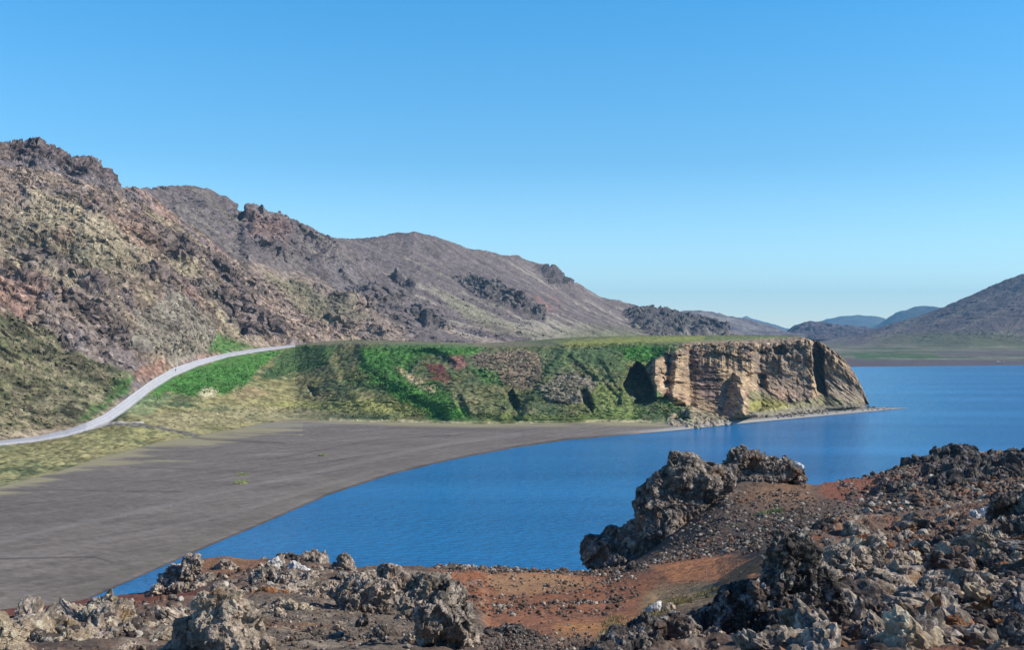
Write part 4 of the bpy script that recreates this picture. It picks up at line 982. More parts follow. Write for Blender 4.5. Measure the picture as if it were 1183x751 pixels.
# -- dark outcrop right of centre
outcrop('dark_outcrop', 'big dark lava outcrop with pale crest rising right of the terracotta soil patch', 'rock outcrop', 17.5,
        [(903, 632, 20, 24, 0), (922, 630, 22, 20, 0.1), (900, 668, 22, 28, 0), (925, 672, 34, 34, 0.3), (876, 694, 34, 24, 0), (905, 710, 50, 34, 0), (852, 702, 26, 22, 0.1), (950, 690, 36, 40, 0.4), (850, 722, 50, 22, 0.2), (812, 734, 44, 18, 0.4), (775, 742, 36, 16, 0.6)],
        M_DARK, seed=12, vox=1.15, big=0.20, knob=0.14, kf=4)
outcrop('pale_rock', 'pale cream crest rock sitting on top of the dark outcrop right of centre', 'rock', 17.2,
        [(920, 622, 9, 6, 0), (930, 630, 10, 8, 0), (910, 626, 8, 4, 0)], M_OLIVE, seed=14, vox=0.8, big=0.2, knob=0.15)
outcrop('round_boulder', 'rounded ribbed grey boulder with white top standing right of the dark outcrop', 'boulder', 19,
        [(988, 615, 17, 15, 0), (978, 622, 12, 13, 0), (1000, 620, 10, 12, 0.1)], M_GREY, seed=16, vox=0.9, big=0.10, knob=0.06)
outcrop('pale_rock', 'pale wrinkled rock base directly below the rounded white-topped boulder', 'rock', 18.6,
        [(975, 645, 22, 16, 0), (1000, 648, 20, 16, 0.1), (1012, 635, 14, 14, 0.3), (960, 660, 14, 14, 0)], M_OLIVE, seed=17, vox=1.0, big=0.2, knob=0.15)
outcrop('white_rock', 'bright white stone in the middle of the lava rubble, right of the dark outcrop', 'stone', 14.5,
        [(945, 696, 8, 10, 0), (936, 702, 7, 6, 0), (954, 703, 6, 6, 0)], M_WHITE, seed=18, vox=0.8, big=0.18, knob=0.08)
outcrop('cream_rock', 'cream knobbly rock just under the bright white stone in the rubble', 'rock', 14,
        [(940, 716, 18, 9, 0), (925, 712, 10, 7, 0), (952, 722, 12, 9, 0)], M_CREAM, seed=19, vox=1.0, big=0.2, knob=0.12)
outcrop('dark_rock', 'dark lava block at the bottom edge below the cream knobbly rock', 'rock', 12.2,
        [(900, 748, 34, 22, 0), (930, 752, 24, 18, 0), (872, 756, 24, 14, 0)], M_DARK, seed=20, vox=1.2, big=0.2, knob=0.12)
outcrop('pale_rock', 'pale finger-shaped rock beside the dark block at the bottom edge', 'rock', 12.0,
        [(910, 738, 6, 14, -0.3), (914, 750, 7, 10, -0.3)], M_CREAM, seed=21, vox=0.8)
outcrop('grey_rock', 'knobbly grey rock heap in the shade at the bottom edge, left of the dark block', 'rock', 12.6,
        [(800, 740, 18, 10, 0), (825, 738, 16, 9, 0), (812, 752, 34, 14, 0), (775, 750, 12, 8, 0)], M_GREY, seed=22, vox=1.1, big=0.22, knob=0.2)
# -- right edge group
outcrop('dark_outcrop', 'dark lava outcrop cut off by the right edge of the view, below the skyline crag', 'rock outcrop', 21,
        [(1170, 585, 22, 18, 0.4), (1195, 590, 30, 24, 0.4), (1180, 610, 26, 18, 0), (1215, 620, 30, 26, 0), (1150, 590, 10, 10, 0.5)], M_DARK, seed=24, vox=1.1, big=0.2, knob=0.16)
outcrop('white_rock', 'whitish wrinkled rock on top of the pale rocks near the right edge', 'rock', 20.5,
        [(1130, 600, 12, 8, 0), (1145, 596, 12, 9, 0.1), (1152, 602, 10, 7, 0)], M_WHITE, seed=25, vox=0.9, big=0.25, knob=0.2)
outcrop('pale_rock', 'pale grey rock stack sloping down under the whitish rock near the right edge', 'rock', 20,
        [(1132, 616, 14, 9, 0), (1142, 632, 15, 14, 0), (1150, 650, 14, 14, -0.4), (1128, 640, 12, 12, 0), (1160, 628, 10, 10, 0.2)], M_OLIVE, seed=26, vox=1.0, big=0.22, knob=0.18)
outcrop('round_boulder', 'round speckled pale boulder on the rubble crest, midway between the two big dark outcrops', 'boulder', 19.5,
        [(1055, 628, 10, 10, 0)], M_OLIVE, seed=27, vox=0.7, big=0.12, knob=0.05)
outcrop('cream_rock', 'cream and orange rock on the rubble crest right of the round speckled boulder', 'rock', 19.5,
        [(1092, 624, 10, 9, 0), (1104, 620, 10, 7, 0), (1082, 622, 7, 7, 0)], M_CREAM, seed=28, vox=0.8, big=0.2, knob=0.12)
outcrop('rusty_rock', 'orange rust coloured rock on the rubble right of the rounded white-topped boulder', 'rock', 18.5,
        [(1012, 643, 10, 7, 0), (1024, 632, 10, 5, 0.2), (1006, 652, 8, 5, 0)], M_RUST, seed=29, vox=0.8, big=0.2, knob=0.12)
outcrop('cream_rock', 'cream coloured split rock in the middle of the lava rubble at the right', 'rock', 14.8,
        [(1018, 692, 8, 9, 0), (1026, 700, 6, 6, 0)], M_CREAM, seed=30, vox=0.8, big=0.2, knob=0.1)
outcrop('grey_rock', 'dark grey lump in the rubble under the cream and orange crest rock', 'rock', 15.5,
        [(1075, 680, 16, 14, 0), (1105, 690, 18, 14, 0), (1090, 702, 16, 10, 0)], M_GREY, seed=31, vox=1.1, big=0.22, knob=0.18)
outcrop('dark_outcrop', 'dark rock at the bottom right corner of the view', 'rock outcrop', 11,
        [(1180, 740, 26, 26, 0), (1205, 720, 30, 30, 0.3), (1160, 760, 30, 18, 0)], M_DARK, seed=32, vox=1.2, big=0.18, knob=0.14)
outcrop('grey_rock', 'grey angular block in the rubble near the bottom right corner', 'rock', 12.6,
        [(1132, 735, 16, 13, 0), (1118, 742, 12, 10, 0)], M_GREY, seed=33, vox=1.0, big=0.2, knob=0.12)
outcrop('pale_rock', 'yellowish pale rock beside the rust soil near the bottom right', 'rock', 13.4,
        [(1125, 712, 10, 6, 0), (1138, 716, 12, 7, 0), (1112, 718, 8, 6, 0)], M_CREAM, seed=34, vox=0.9, big=0.2, knob=0.12)
for px_, py_, rx_, ry_, m_, lab in (
        (985, 678, 30, 18, M_GREY, 'jagged grey lava mass below the wrinkled pale rock base in the right rubble'),
        (1040, 664, 34, 15, M_OLIVE, 'jagged tan lava mass under the round speckled boulder of the rubble crest'),
        (1098, 658, 30, 15, M_GREY, 'jagged grey lava mass under the cream and orange crest rock'),
        (1050, 716, 40, 20, M_OLIVE, 'wide tan lava mass low in the middle of the right rubble'),
        (985, 735, 34, 18, M_GREY, 'wide grey lava mass at the bottom edge right of the dark block'),
        (1162, 688, 30, 20, M_OLIVE, 'tan lava mass at the right edge below the pale rock stack')):
    outcrop('lava_rock', lab, 'rock', 15, [(px_, py_, rx_ * .6, ry_, 0), (px_ - rx_ * .6, py_ + 3, rx_ * .5, ry_ * .7, 0), (px_ + rx_ * .6, py_ + 2, rx_ * .5, ry_ * .75, 0), (px_ + rx_ * .25, py_ - ry_ * .4, rx_ * .35, ry_ * .7, .1)], m_, seed=int(px_), vox=1.0, big=0.2, knob=0.14)
# -- white stone with its dull neighbour
outcrop('white_boulder', 'lone white boulder on the grassy edge left of the dark outcrop', 'boulder', 17.8,
        [(757, 704, 8, 8.5, 0), (751, 708, 6, 6, 0)], M_WHITE, seed=36, vox=0.7, big=0.14, knob=0.06)
outcrop('brown_boulder', 'small brown boulder touching the right side of the lone white boulder', 'boulder', 18.2,
        [(773, 703, 7, 7, 0)], M_OLIVE, seed=37, vox=0.7, big=0.12, knob=0.06)
outcrop('dark_rock', 'low dark rock ledge under the lone white boulder', 'rock', 16.6,
        [(745, 730, 26, 14, 0), (733, 738, 26, 14, -0.4), (724, 747, 26, 14, -0.9), (715, 745, 22, 12, -0.8), (780, 722, 30, 12, 0.2), (700, 756, 24, 12, -1.5)], M_DARK, seed=38, vox=1.1, big=0.2, knob=0.12)
# -- left and centre group
outcrop('pale_outcrop', 'large lichened pale outcrop at the bottom edge left of centre, its left side smooth', 'rock outcrop', 12.5,
        [(264, 704, 28, 20, 0), (284, 712, 24, 24, 0.1), (250, 722, 30, 28, 0), (270, 742, 50, 34, 0), (226, 735, 28, 30, 0.2), (238, 697, 20, 10, 0), (298, 752, 22, 18, 0), (210, 758, 34, 24, 0.2)], M_OLIVE, seed=40, vox=1.15, big=0.16, knob=0.10)
outcrop('pale_outcrop', 'tall pale rock cut off by the left edge at the bottom corner', 'rock outcrop', 10.5,
        [(-4, 724, 20, 22, 0), (4, 745, 22, 24, 0), (18, 760, 20, 20, 0), (-20, 750, 30, 40, 0)], M_CREAM, seed=41, vox=1.1, big=0.14, knob=0.08)
outcrop('pointed_rock', 'pointed grey rock with pale crest at the far left tip against the water', 'rock', 27.5,
        [(222, 658, 14, 17, 0), (228, 650, 8, 10, 0), (208, 666, 16, 14, 0.2), (196, 674, 14, 12, 0.2), (234, 670, 14, 10, 0)], M_GREY, seed=43, vox=0.85, big=0.18, knob=0.13)
outcrop('grey_rock', 'knobbly grey rocks at the foot of the pointed rock at the far left tip', 'rock', 26,
        [(186, 684, 9, 8, 0), (206, 680, 14, 8, 0), (226, 682, 12, 6, 0), (174, 688, 6, 4, 0)], M_OLIVE, seed=44, vox=0.8, big=0.25, knob=0.22)
outcrop('grey_rock', 'small dark pointed rock between the pointed rock and the large lichened outcrop', 'rock', 22,
        [(251, 681, 9, 8, 0), (255, 676, 5, 6, 0), (246, 686, 10, 4, 0)], M_GREY, seed=45, vox=0.7, big=0.18, knob=0.1)
outcrop('pointed_rock', 'sharp pointed rock standing against the water above the centre-left cluster', 'rock', 29,
        [(398, 652, 12, 13, 0), (402, 646, 7, 8, 0), (390, 660, 10, 9, 0), (405, 662, 10, 8, 0)], M_GREY, seed=46, vox=0.8, big=0.2, knob=0.12)
outcrop('grey_rock', 'grey rock with a pale right side just left of the sharp pointed rock', 'rock', 30,
        [(362, 646, 14, 9, 0), (372, 650, 10, 9, 0), (352, 650, 10, 7, 0)], M_GREY, seed=47, vox=0.8, big=0.2, knob=0.12)
outcrop('grey_rock', 'dark topped rock on the left skyline ridge, second left of the sharp pointed rock', 'rock', 31,
        [(330, 644, 12, 7, 0), (340, 648, 10, 6, 0), (304, 648, 5, 4, 0)], M_DARK, seed=48, vox=0.8, big=0.2, knob=0.12)
outcrop('pale_rock', 'tilted pale rounded rock on the ridge above the rust coloured mound', 'rock', 27,
        [(318, 655, 9, 8, 0), (312, 660, 8, 6, 0), (338, 656, 10, 7, 0), (350, 660, 8, 5, 0)], M_WHITE, seed=49, vox=0.8, big=0.22, knob=0.12)
outcrop('grey_rock', 'long heap of knobbly grey lava right above the rust coloured mound', 'rock', 24,
        [(305, 668, 16, 8, 0), (330, 670, 16, 8, 0), (352, 672, 14, 7, 0), (290, 676, 10, 6, 0), (318, 676, 20, 6, 0)], M_GREY, seed=50, vox=0.9, big=0.25, knob=0.22)
outcrop('rusty_rock', 'flat rust coloured mound with orange tip in the middle of the left rocks', 'rock', 19,
        [(305, 686, 16, 7, 0), (325, 688, 14, 6, 0), (338, 690, 8, 4, 0)], M_RUST, seed=51, vox=0.9, big=0.14, knob=0.06)
outcrop('grey_rock', 'dark speckled block right under the rust coloured mound', 'rock', 17,
        [(310, 706, 12, 12, 0), (322, 704, 8, 12, 0)], M_GREY, seed=52, vox=0.9, big=0.2, knob=0.12)
outcrop('pale_rock', 'yellowish pale rubble rocks right of the dark speckled block', 'rock', 17,
        [(337, 702, 10, 8, 0), (362, 708, 8, 7, 0), (350, 704, 8, 6, 0), (372, 714, 5, 4, 0)], M_CREAM, seed=53, vox=0.8, big=0.25, knob=0.15)
outcrop('grey_rock', 'slanted grey slab rock left of the big centre-left outcrop', 'rock', 18.5,
        [(365, 688, 14, 11, 0), (378, 692, 14, 12, 0), (384, 680, 12, 8, 0.2), (352, 696, 8, 8, 0)], M_OLIVE, seed=54, vox=0.95, big=0.2, knob=0.14)
outcrop('lava_outcrop', 'rugged grey lava outcrop left half of the centre-left cluster, dark hollow on its left', 'rock outcrop', 16.5,
        [(415, 676, 20, 14, 0.3), (430, 690, 26, 22, 0), (410, 700, 22, 18, 0), (440, 706, 22, 20, 0), (398, 690, 14, 14, 0.2), (455, 672, 20, 14, 0.6), (448, 662, 10, 9, 0.8), (480, 676, 20, 14, 0.8)], M_GREY, seed=56, vox=1.05, big=0.2, knob=0.17)
outcrop('lava_outcrop', 'tallest grey lava outcrop at the right end of the centre-left cluster, beside red soil', 'rock outcrop', 15.5,
        [(495, 680, 26, 16, 0.4), (520, 690, 16, 16, 0.3), (505, 712, 28, 24, 0), (525, 725, 24, 30, 0), (490, 730, 16, 18, 0), (535, 745, 18, 24, 0), (515, 752, 26, 20, 0), (470, 694, 14, 12, 0.3)], M_GREY, seed=57, vox=1.05, big=0.2, knob=0.17)
outcrop('pale_rock', 'upright pale stone at the foot of the tallest grey lava outcrop', 'rock', 13.2,
        [(479, 738, 9, 13, 0), (474, 748, 10, 10, 0), (486, 746, 9, 9, 0)], M_OLIVE, seed=58, vox=0.9, big=0.2, knob=0.1)
outcrop('rusty_rock', 'small rust stained stones at the bottom edge by the upright pale stone', 'rock', 12.4,
        [(500, 750, 9, 6, 0), (492, 746, 5, 4, 0)], M_RUST, seed=59, vox=0.9)
outcrop('dark_rock', 'low dark rocks in a hollow of the red soil at the bottom centre', 'rock', 14,
        [(570, 733, 16, 8, 0), (590, 730, 16, 8, 0), (608, 734, 16, 7, 0), (560, 736, 12, 7, 0), (588, 736, 26, 6, 0)], M_DARK, seed=60, vox=0.9, big=0.15, knob=0.1)
outcrop('dark_rock', 'dark rock on the gravel below the pinnacle shelf, at the edge of the red soil', 'rock', 42,
        [(736, 655, 12, 6, 0), (728, 657, 8, 5, 0)], M_FARC, seed=61, vox=0.7, big=0.2, knob=0.12)
# pale stones along the left bottom
LEFTROCKS = [(128, 712, 14, 9, 17, M_CREAM, 'rounded cream rock in the middle of the left bottom rock band'),
 (148, 724, 13, 11, 14.5, M_CREAM, 'cream rock just right of the middle of the left bottom rock band'),
 (176, 728, 11, 9, 14, M_CREAM, 'squat cream rock left of the large outcrop shadow'),
 (198, 718, 8, 11, 14.2, M_OLIVE, 'leaning egg shaped pale rock beside the large lichened outcrop'),
 (186, 704, 12, 6, 18, M_CREAM, 'white pointed slab rock above the leaning egg shaped rock'),
 (150, 708, 10, 5, 19, M_CREAM, 'low pale rock at the top of the left bottom rock band'),
 (88, 716, 9, 9, 17, M_OLIVE, 'pinkish upright rock at the top of the left bottom rock band'),
 (76, 724, 12, 8, 15, M_GREY, 'grey rock under the pinkish upright rock'),
 (44, 726, 14, 9, 15, M_OLIVE, 'brownish rock right of the tall rock at the left edge'),
 (62, 722, 8, 6, 16, M_CREAM, 'small pale rock between the brownish and the pinkish rocks'),
 (85, 744, 20, 14, 12.5, M_CREAM, 'flat cream rock at the bottom edge left of the rock band centre'),
 (116, 742, 20, 10, 13, M_GREY, 'dark porous rock at the bottom edge under the rounded cream rock'),
 (48, 748, 16, 10, 12, M_DARK, 'dark rock in the shade at the bottom edge near the left corner'),
 (150, 752, 16, 8, 12, M_OLIVE, 'brown rock at the bottom edge under the squat cream rock'),
 (168, 738, 9, 5, 13.5, M_CREAM, 'little cream rock under the squat cream rock'),
 (110, 706, 8, 5, 19, M_GREY, 'small dark rock against the red soil at the left'),
 (120, 699, 10, 4, 20, M_GREY, 'flat dark stones on the red soil at the left')]
for k, (a, b_, rx, ry, D, m_, lab) in enumerate(LEFTROCKS):
    outcrop('boulder', lab, 'rock', D, [(a, b_, rx, ry, 0), (a + rx * 0.5, b_ + ry * 0.4, rx * 0.7, ry * 0.7, 0), (a - rx * 0.5, b_ + ry * 0.5, rx * 0.7, ry * 0.7, 0)], m_, seed=70 + k, vox=0.9, big=0.2, knob=0.12)

# ------------------------------------------------------------------ loose stones, each its own object
PROTO = []
for k in range(9):
    q, f = rock_shape(4, 200 + k, 0.8, 0.22)
    f1, f2 = worley(q, 1.6, off=k * 3.3); g1, g2 = worley(q, 3.5, off=k * 1.3)
    q = q * (1 + 0.10 * (0.5 - f1) - 0.08 * np.exp(-7 * (f2 - f1)) + 0.20 * facets(q, 1.3, 0.9, off=k) + 0.10 * facets(q, 3.2, 0.9, off=k) + 0.07 * fbm(q, 4, 4, ridged=True, off=k))[:, None]
    PROTO.append((q, f))
STONE_COL = {'grey_lava': 'grey', 'lichened_lava': 'tan', 'dark_lava': 'blackish', 'cream_tuff': 'cream', 'rusty_stone': 'rust brown'}
def stone_set(group, label, name, cat, mats, spots, sizes):
    """spots: (px, py); sizes in m; first of each shape and colour is built, the others copy its mesh"""
    meshes = {}
    for (px, py), s in zip(spots, sizes):
        g = ground(px, py); k = random.randrange(9); mi = random.randrange(len(mats))
        if (k, mi) not in meshes:
            o = mesh_from(name, PROTO[k][0], PROTO[k][1], mats[mi]); meshes[(k, mi)] = o
        else:
            o = meshes[(k, mi)].copy(); C.objects.link(o)
        o.location = (float(g[0]), float(g[1]), float(g[2]) + s * 0.22)
        o.scale = (s * random.uniform(0.9, 1.5), s * random.uniform(0.7, 1.1), s * random.uniform(0.6, 1.2)); o.rotation_euler = (random.uniform(-.9, .9), random.uniform(-.9, .9), random.uniform(0, 6.28))
        tag(o, label.replace('COLOUR', STONE_COL[mats[mi].name]), cat, group)
def scatter(poly, n, seed, smin, smax, pw=2.5):
    r = np.random.RandomState(seed); P = np.array(poly, float); out = []; sz = []
    while len(out) < n:
        a = r.uniform(P[:, 0].min(), P[:, 0].max(), 400); b_ = r.uniform(P[:, 1].min(), P[:, 1].max(), 400)
        m_ = poly_mask(a, b_, poly, 1.0) > 0.5
        m_ &= perlin(np.stack([a * 0.035, b_ * 0.09, 0 * a + seed * 0.37], -1)) + 0.5 * perlin(np.stack([a * 0.1, b_ * 0.25, 0 * a + seed * 0.37], -1)) > r.uniform(-0.7, 0.25, len(a))
        for q, t in zip(a[m_], b_[m_]): out.append((q, t)); sz.append(smin + (smax - smin) * r.rand() ** pw)
    return out[:n], sz[:n]
R_RUB = [(900, 690), (960, 640), (1040, 620), (1100, 620), (1200, 635), (1200, 775), (860, 775)]
s_, z_ = scatter(R_RUB, 240, 1, 0.05, 0.26, 1.8); stone_set('lava stones in the rubble at the right', 'COLOUR angular lava stone lying loose in the rubble slope at the right', 'lava_stone', 'stone', [M_GREY, M_OLIVE, M_GREY, M_DARK, M_CREAM, M_OLIVE, M_RUST], s_, z_)
s_, z_ = scatter([(20, 722), (60, 714), (200, 700), (240, 720), (200, 752), (20, 752)], 50, 2, 0.06, 0.2); stone_set('cream stones at the bottom left', 'loose COLOUR stone among the pale rocks at the bottom left', 'tuff_stone', 'stone', [M_CREAM, M_OLIVE, M_CREAM, M_GREY], s_, z_)
s_, z_ = scatter([(240, 655), (420, 655), (460, 665), (400, 690), (260, 690)], 40, 3, 0.08, 0.28); stone_set('stones on the ridge left of centre', 'loose COLOUR stone on the low rocky ridge left of centre', 'ridge_stone', 'stone', [M_GREY, M_OLIVE, M_GREY, M_DARK], s_, z_)
s_, z_ = scatter([(280, 710), (480, 715), (490, 751), (280, 751)], 30, 4, 0.03, 0.10); stone_set('small stones on the brown gravel bottom centre-left', 'small COLOUR stone on the brown gravel below the centre-left outcrops', 'gravel_stone', 'stone', [M_GREY, M_DARK, M_OLIVE], s_, z_)

# ------------------------------------------------------------------ rubble and gravel: uncounted small stones
def litter(name, polys, sub, seed, mat, colset, kind='stuff'):
    r = np.random.RandomState(seed); vs = []; fs = []; cs = []; n = 0
    protos = [rock_shape(sub, 300 + k, 0.8, 0.15) for k in range(8)]
    for poly, cnt, smin, smax in polys:
        sp, sz = scatter(poly, cnt, r.randint(9999), smin, smax, 3.0)
        for (a, b_), s in zip(sp, sz):
            g = ground(a, b_); q, f = protos[r.randint(8)]
            t = r.uniform(0, 6.28); ct, st = math.cos(t), math.sin(t)
            q = q @ np.array([[ct, st, 0], [-st, ct, 0], [0, 0, 1]], np.float32) * s + g + np.array([r.uniform(-.04, .04), r.uniform(-.2, .2), s * 0.15])
            vs.append(q); fs.append(f + n); n += len(q)
            cc = np.array(colset[r.randint(len(colset))]) * r.uniform(0.6, 1.4); cs.append(np.tile(cc, (len(q), 1)))
    o = mesh_from(name, np.concatenate(vs), np.concatenate(fs), mat, np.clip(np.concatenate(cs), 0.02, 0.8))
    o['kind'] = kind; return o
mat_lit = vc_mat('small_stone', 14.0, 0.45, 0.6, 25.0, 0.02)
LC = [(0.08, 0.065, 0.055), (0.12, 0.095, 0.078), (0.16, 0.13, 0.10), (0.24, 0.20, 0.155), (0.07, 0.055, 0.048), (0.10, 0.08, 0.066), (0.18, 0.10, 0.06), (0.36, 0.32, 0.26)]
ALLG = [(-20, 740), (60, 715), (200, 695), (260, 655), (400, 665), (520, 668), (690, 668), (850, 640), (950, 610), (1200, 590), (1200, 775), (-20, 775)]
litter('rubble', [(R_RUB, 2600, 0.015, 0.10), ([(860, 700), (900, 640), (1200, 600), (1200, 752), (800, 752)], 1200, 0.012, 0.07), ([(20, 722), (200, 700), (250, 700), (250, 752), (20, 752)], 500, 0.015, 0.08), ([(240, 665), (460, 662), (400, 690), (260, 690)], 500, 0.03, 0.12)], 2, 21, mat_lit, LC)
litter('gravel', [(ALLG, 5000, 0.006, 0.03), ([(500, 664), (740, 662), (740, 690), (700, 712), (520, 712)], 2500, 0.015, 0.07), ([(880, 600), (940, 575), (1100, 580), (1180, 575), (1000, 608), (890, 640)], 3000, 0.018, 0.085),
                  ([(640, 662), (740, 652), (880, 615), (880, 635), (760, 655), (720, 672)], 1500, 0.02, 0.10),
                  ([(960, 560), (1060, 540), (1200, 528), (1200, 580), (1000, 600)], 2600, 0.03, 0.22), ([(500, 659), (720, 659), (720, 664), (500, 664)], 900, 0.05, 0.15),
                  ([(740, 655), (840, 575), (930, 566), (940, 600), (850, 640)], 2600, 0.015, 0.12), ([(510, 740), (760, 740), (700, 760), (510, 760)], 1500, 0.008, 0.03), ([(280, 705), (480, 712), (490, 760), (280, 760)], 2500, 0.006, 0.025)], 1, 22, mat_lit, LC)


# ------------------------------------------------------------------ grass of the foreground
def grass(name, spots, seed, cols_, hmin, hmax, n_blade, kind=None, label=None, cat=None, mound=None):
    r = np.random.RandomState(seed); vs = []; cs = []
    for poly, cnt in spots:
        sp, _ = scatter(poly, cnt, seed, 1, 1)
        for a, b_ in sp:
            g = ground(a, b_)
            for _ in range(n_blade):
                t = r.uniform(0, 6.28); h = r.uniform(hmin, hmax); wd = h * 0.10; ln = r.uniform(0.1, 0.7) * h
                o = g + np.array([r.normal() * h * 0.5, r.normal() * h * 0.5, -0.01])
                dx, dy = math.cos(t), math.sin(t); l2 = r.uniform(0, 6.28)
                vs += [o + (dx * wd, dy * wd, 0), o - (dx * wd, dy * wd, 0), o + (math.cos(l2) * ln, math.sin(l2) * ln, h)]
                cs += [np.array(cols_[r.randint(len(cols_))]) * r.uniform(0.7, 1.2)] * 3
    o = mesh_from(name, vs, np.arange(len(vs)).reshape(-1, 3), mat_lit, np.array(cs)); o['kind'] = 'stuff'; return o
GRC = [(0.26, 0.21, 0.10), (0.34, 0.28, 0.14), (0.17, 0.16, 0.07)]
grass('dry_grass', [([(735, 720), (750, 700), (790, 690), (830, 678), (825, 690), (780, 702), (750, 722)], 260), ([(700, 712), (735, 715), (715, 745), (690, 751)], 120), ([(240, 652), (285, 649), (290, 655), (245, 660)], 60)], 31, GRC, 0.02, 0.075, 14)
def hummock(label, cx, cy, D, L_, Hh, ang, seed):
    q, f = ICO[4]; q = q.copy(); k = D / FPX
    q = q * np.array([L_ * k, L_ * k * 0.45, Hh * k]); w_ = q * 3 + seed
    q = q * (1 + 0.35 * fbm(w_, 0.8, 4))[:, None]; nn = fbm(w_, 6, 3); q[:, 2] += 0.08 * nn
    ca, sa = math.cos(ang), math.sin(ang); X = q[:, 0].copy(); q[:, 0] = X * ca - q[:, 2] * sa; q[:, 2] = X * sa + q[:, 2] * ca
    up = q[:, 2] - X * sa
    c = np.tile(np.array([0.09, 0.075, 0.055]), (len(q), 1)); c = col((0.20, 0.23, 0.11), sstep(-0.1, 0.15, up / (Hh * k) + 0.4 * nn), c)
    c *= (1 + 0.5 * fbm(w_, 9, 2))[:, None]
    o = mesh_from('grassy_hummock', q, f, mat_lit, np.clip(c, 0.03, 0.6)); o.location = at(cx, cy, D); tag(o, label, 'hummock')
    # its own grass
    r = np.random.RandomState(seed); vs = []; cs = []
    idx = np.where(up > 0.15 * Hh * k)[0]
    for _ in range(1500):
        b0 = q[idx[r.randint(len(idx))]]; h = r.uniform(0.08, 0.24); t = r.uniform(0, 6.28); wd = 0.02
        b0 = b0 + r.normal(size=3) * 0.03
        vs += [b0 + (math.cos(t) * wd, math.sin(t) * wd, -0.03), b0 - (math.cos(t) * wd, math.sin(t) * wd, 0.03), b0 + (r.normal() * 0.06, r.normal() * 0.06, h)]
        cs += [np.array([(0.22, 0.26, 0.11), (0.34, 0.36, 0.20), (0.14, 0.18, 0.07)][r.randint(3)])] * 3
    mesh_from('grass', vs, np.arange(len(vs)).reshape(-1, 3), mat_lit, np.array(cs), parent=o, kind='stuff')
hummock('long grass-topped hummock on the dark slope right of the pinnacle', 878, 606, 47, 30, 8, 0.42, 3)
hummock('lower mossy hummock with bright green top below the long grassy one', 838, 621, 45, 20, 6, 0.30, 5)

# ------------------------------------------------------------------ things on the far ground
def head_point(px, py):
    P, PX_, PY_ = HEAD[:3]
    u = int(np.argmin(np.abs(PX_[0] - px))); v = int(np.argmin(np.abs(PY_[:, u] - py))); return P[v, u]
def beach_pt(px, py, z=0.4):
    return sheet_point(HEAD if (px < 1003 and py < np.interp(px, BA[:, 0], BA[:, 1]) - 1.5) else BEACH, px, py)
# boulders along the foot of the cliff and on the spit
shore_meshes = []
for k in range(6):
    for m_ in (M_CREAM, M_FARC): shore_meshes.append((k, m_))
built = {}
def far_stone(pos, s, m_, label, group, name='shore_boulder'):
    k = random.randrange(6)
    key = (k, m_.name)
    if key not in built:
        q, f = rock_shape(2, 400 + k, 0.8, 0.12); o = mesh_from(name, q, f, m_); built[key] = o
    else:
        o = built[key].copy(); C.objects.link(o)
    o.location = [float(v_) for v_ in pos]; o.scale = (s, s * random.uniform(.7, 1.2), s * random.uniform(.7, 1.1)); o.rotation_euler = (0, 0, random.uniform(0, 6.28))
    tag(o, label, 'boulder', group)
sp, _ = scatter([(768, 486), (790, 474), (808, 480), (840, 487), (850, 490), (800, 495), (775, 492)], 110, 41, 1, 1)
for a, b_ in sp:
    far_stone(beach_pt(a, b_, np.interp(b_, [474, 490], [4.5, 0.8])), random.uniform(0.5, 1.5) ** 1.3, random.choice([M_CREAM, M_OLIVE, M_CREAM]), 'pale boulder in the fan of fallen rocks at the left foot of the tuff cliff', 'pale fallen boulders under the cliff')
sp, _ = scatter([(860, 484), (940, 476), (1000, 466), (1030, 471), (1044, 472), (1000, 475), (925, 481), (868, 487)], 150, 42, 1, 1)
for a, b_ in sp:
    far_stone(beach_pt(a, b_, 0.8), random.uniform(0.3, 0.9), random.choice([M_FARC, M_FARC, M_OLIVE]), 'dark stone on the narrow shore below the cliff and along its spit', 'stones along the cliff shore')
far_stone(beach_pt(976, 464, 4.0), 3.0, M_CREAM, 'large pale fallen block at the right foot of the cliff', None) if False else None
outcrop('fallen_block', 'large pale fallen block at the right foot of the tuff cliff', 'boulder', 640, [(975, 465, 6, 3.5, 0), (981, 467, 5, 3, 0)], M_CREAM, seed=91, vox=0.6)
# loose blocks of scree on the slopes, uncounted
def scree(name, sheet, polys, seed, mat):
    P, X_, Y_, Cc = sheet; r = np.random.RandomState(seed); us = X_[0]; vs = []; fs = []; cs = []; n = 0
    protos = [rock_shape(1, 500 + k, 0.9, 0.12) for k in range(8)]
    for poly, cnt, smin, smax in polys:
        sp, sz = scatter(poly, cnt, r.randint(9999), smin, smax, 3.5)
        for (a, b_), s in zip(sp, sz):
            u = int(np.clip(np.searchsorted(us, a), 0, len(us) - 1)); v = int(np.argmin(np.abs(Y_[:, u] - b_)))
            q, f = protos[r.randint(8)]; t = r.uniform(0, 6.28); ct, st = math.cos(t), math.sin(t)
            q = q @ np.array([[ct, st, 0], [-st, ct, 0], [0, 0, 1]], np.float32) * (s * r.uniform(.8, 1.5), s, s * r.uniform(.6, 1.2)) + P[v, u] + np.array([0, 0, s * 0.2])
            vs.append(q); fs.append(f + n); n += len(q)
            cs.append(np.tile(Cc[v, u] * r.uniform(0.8, 1.5), (len(q), 1)))
    o = mesh_from(name, np.concatenate(vs), np.concatenate(fs), mat, np.clip(np.concatenate(cs), 0.03, 0.7)); o['kind'] = 'stuff'
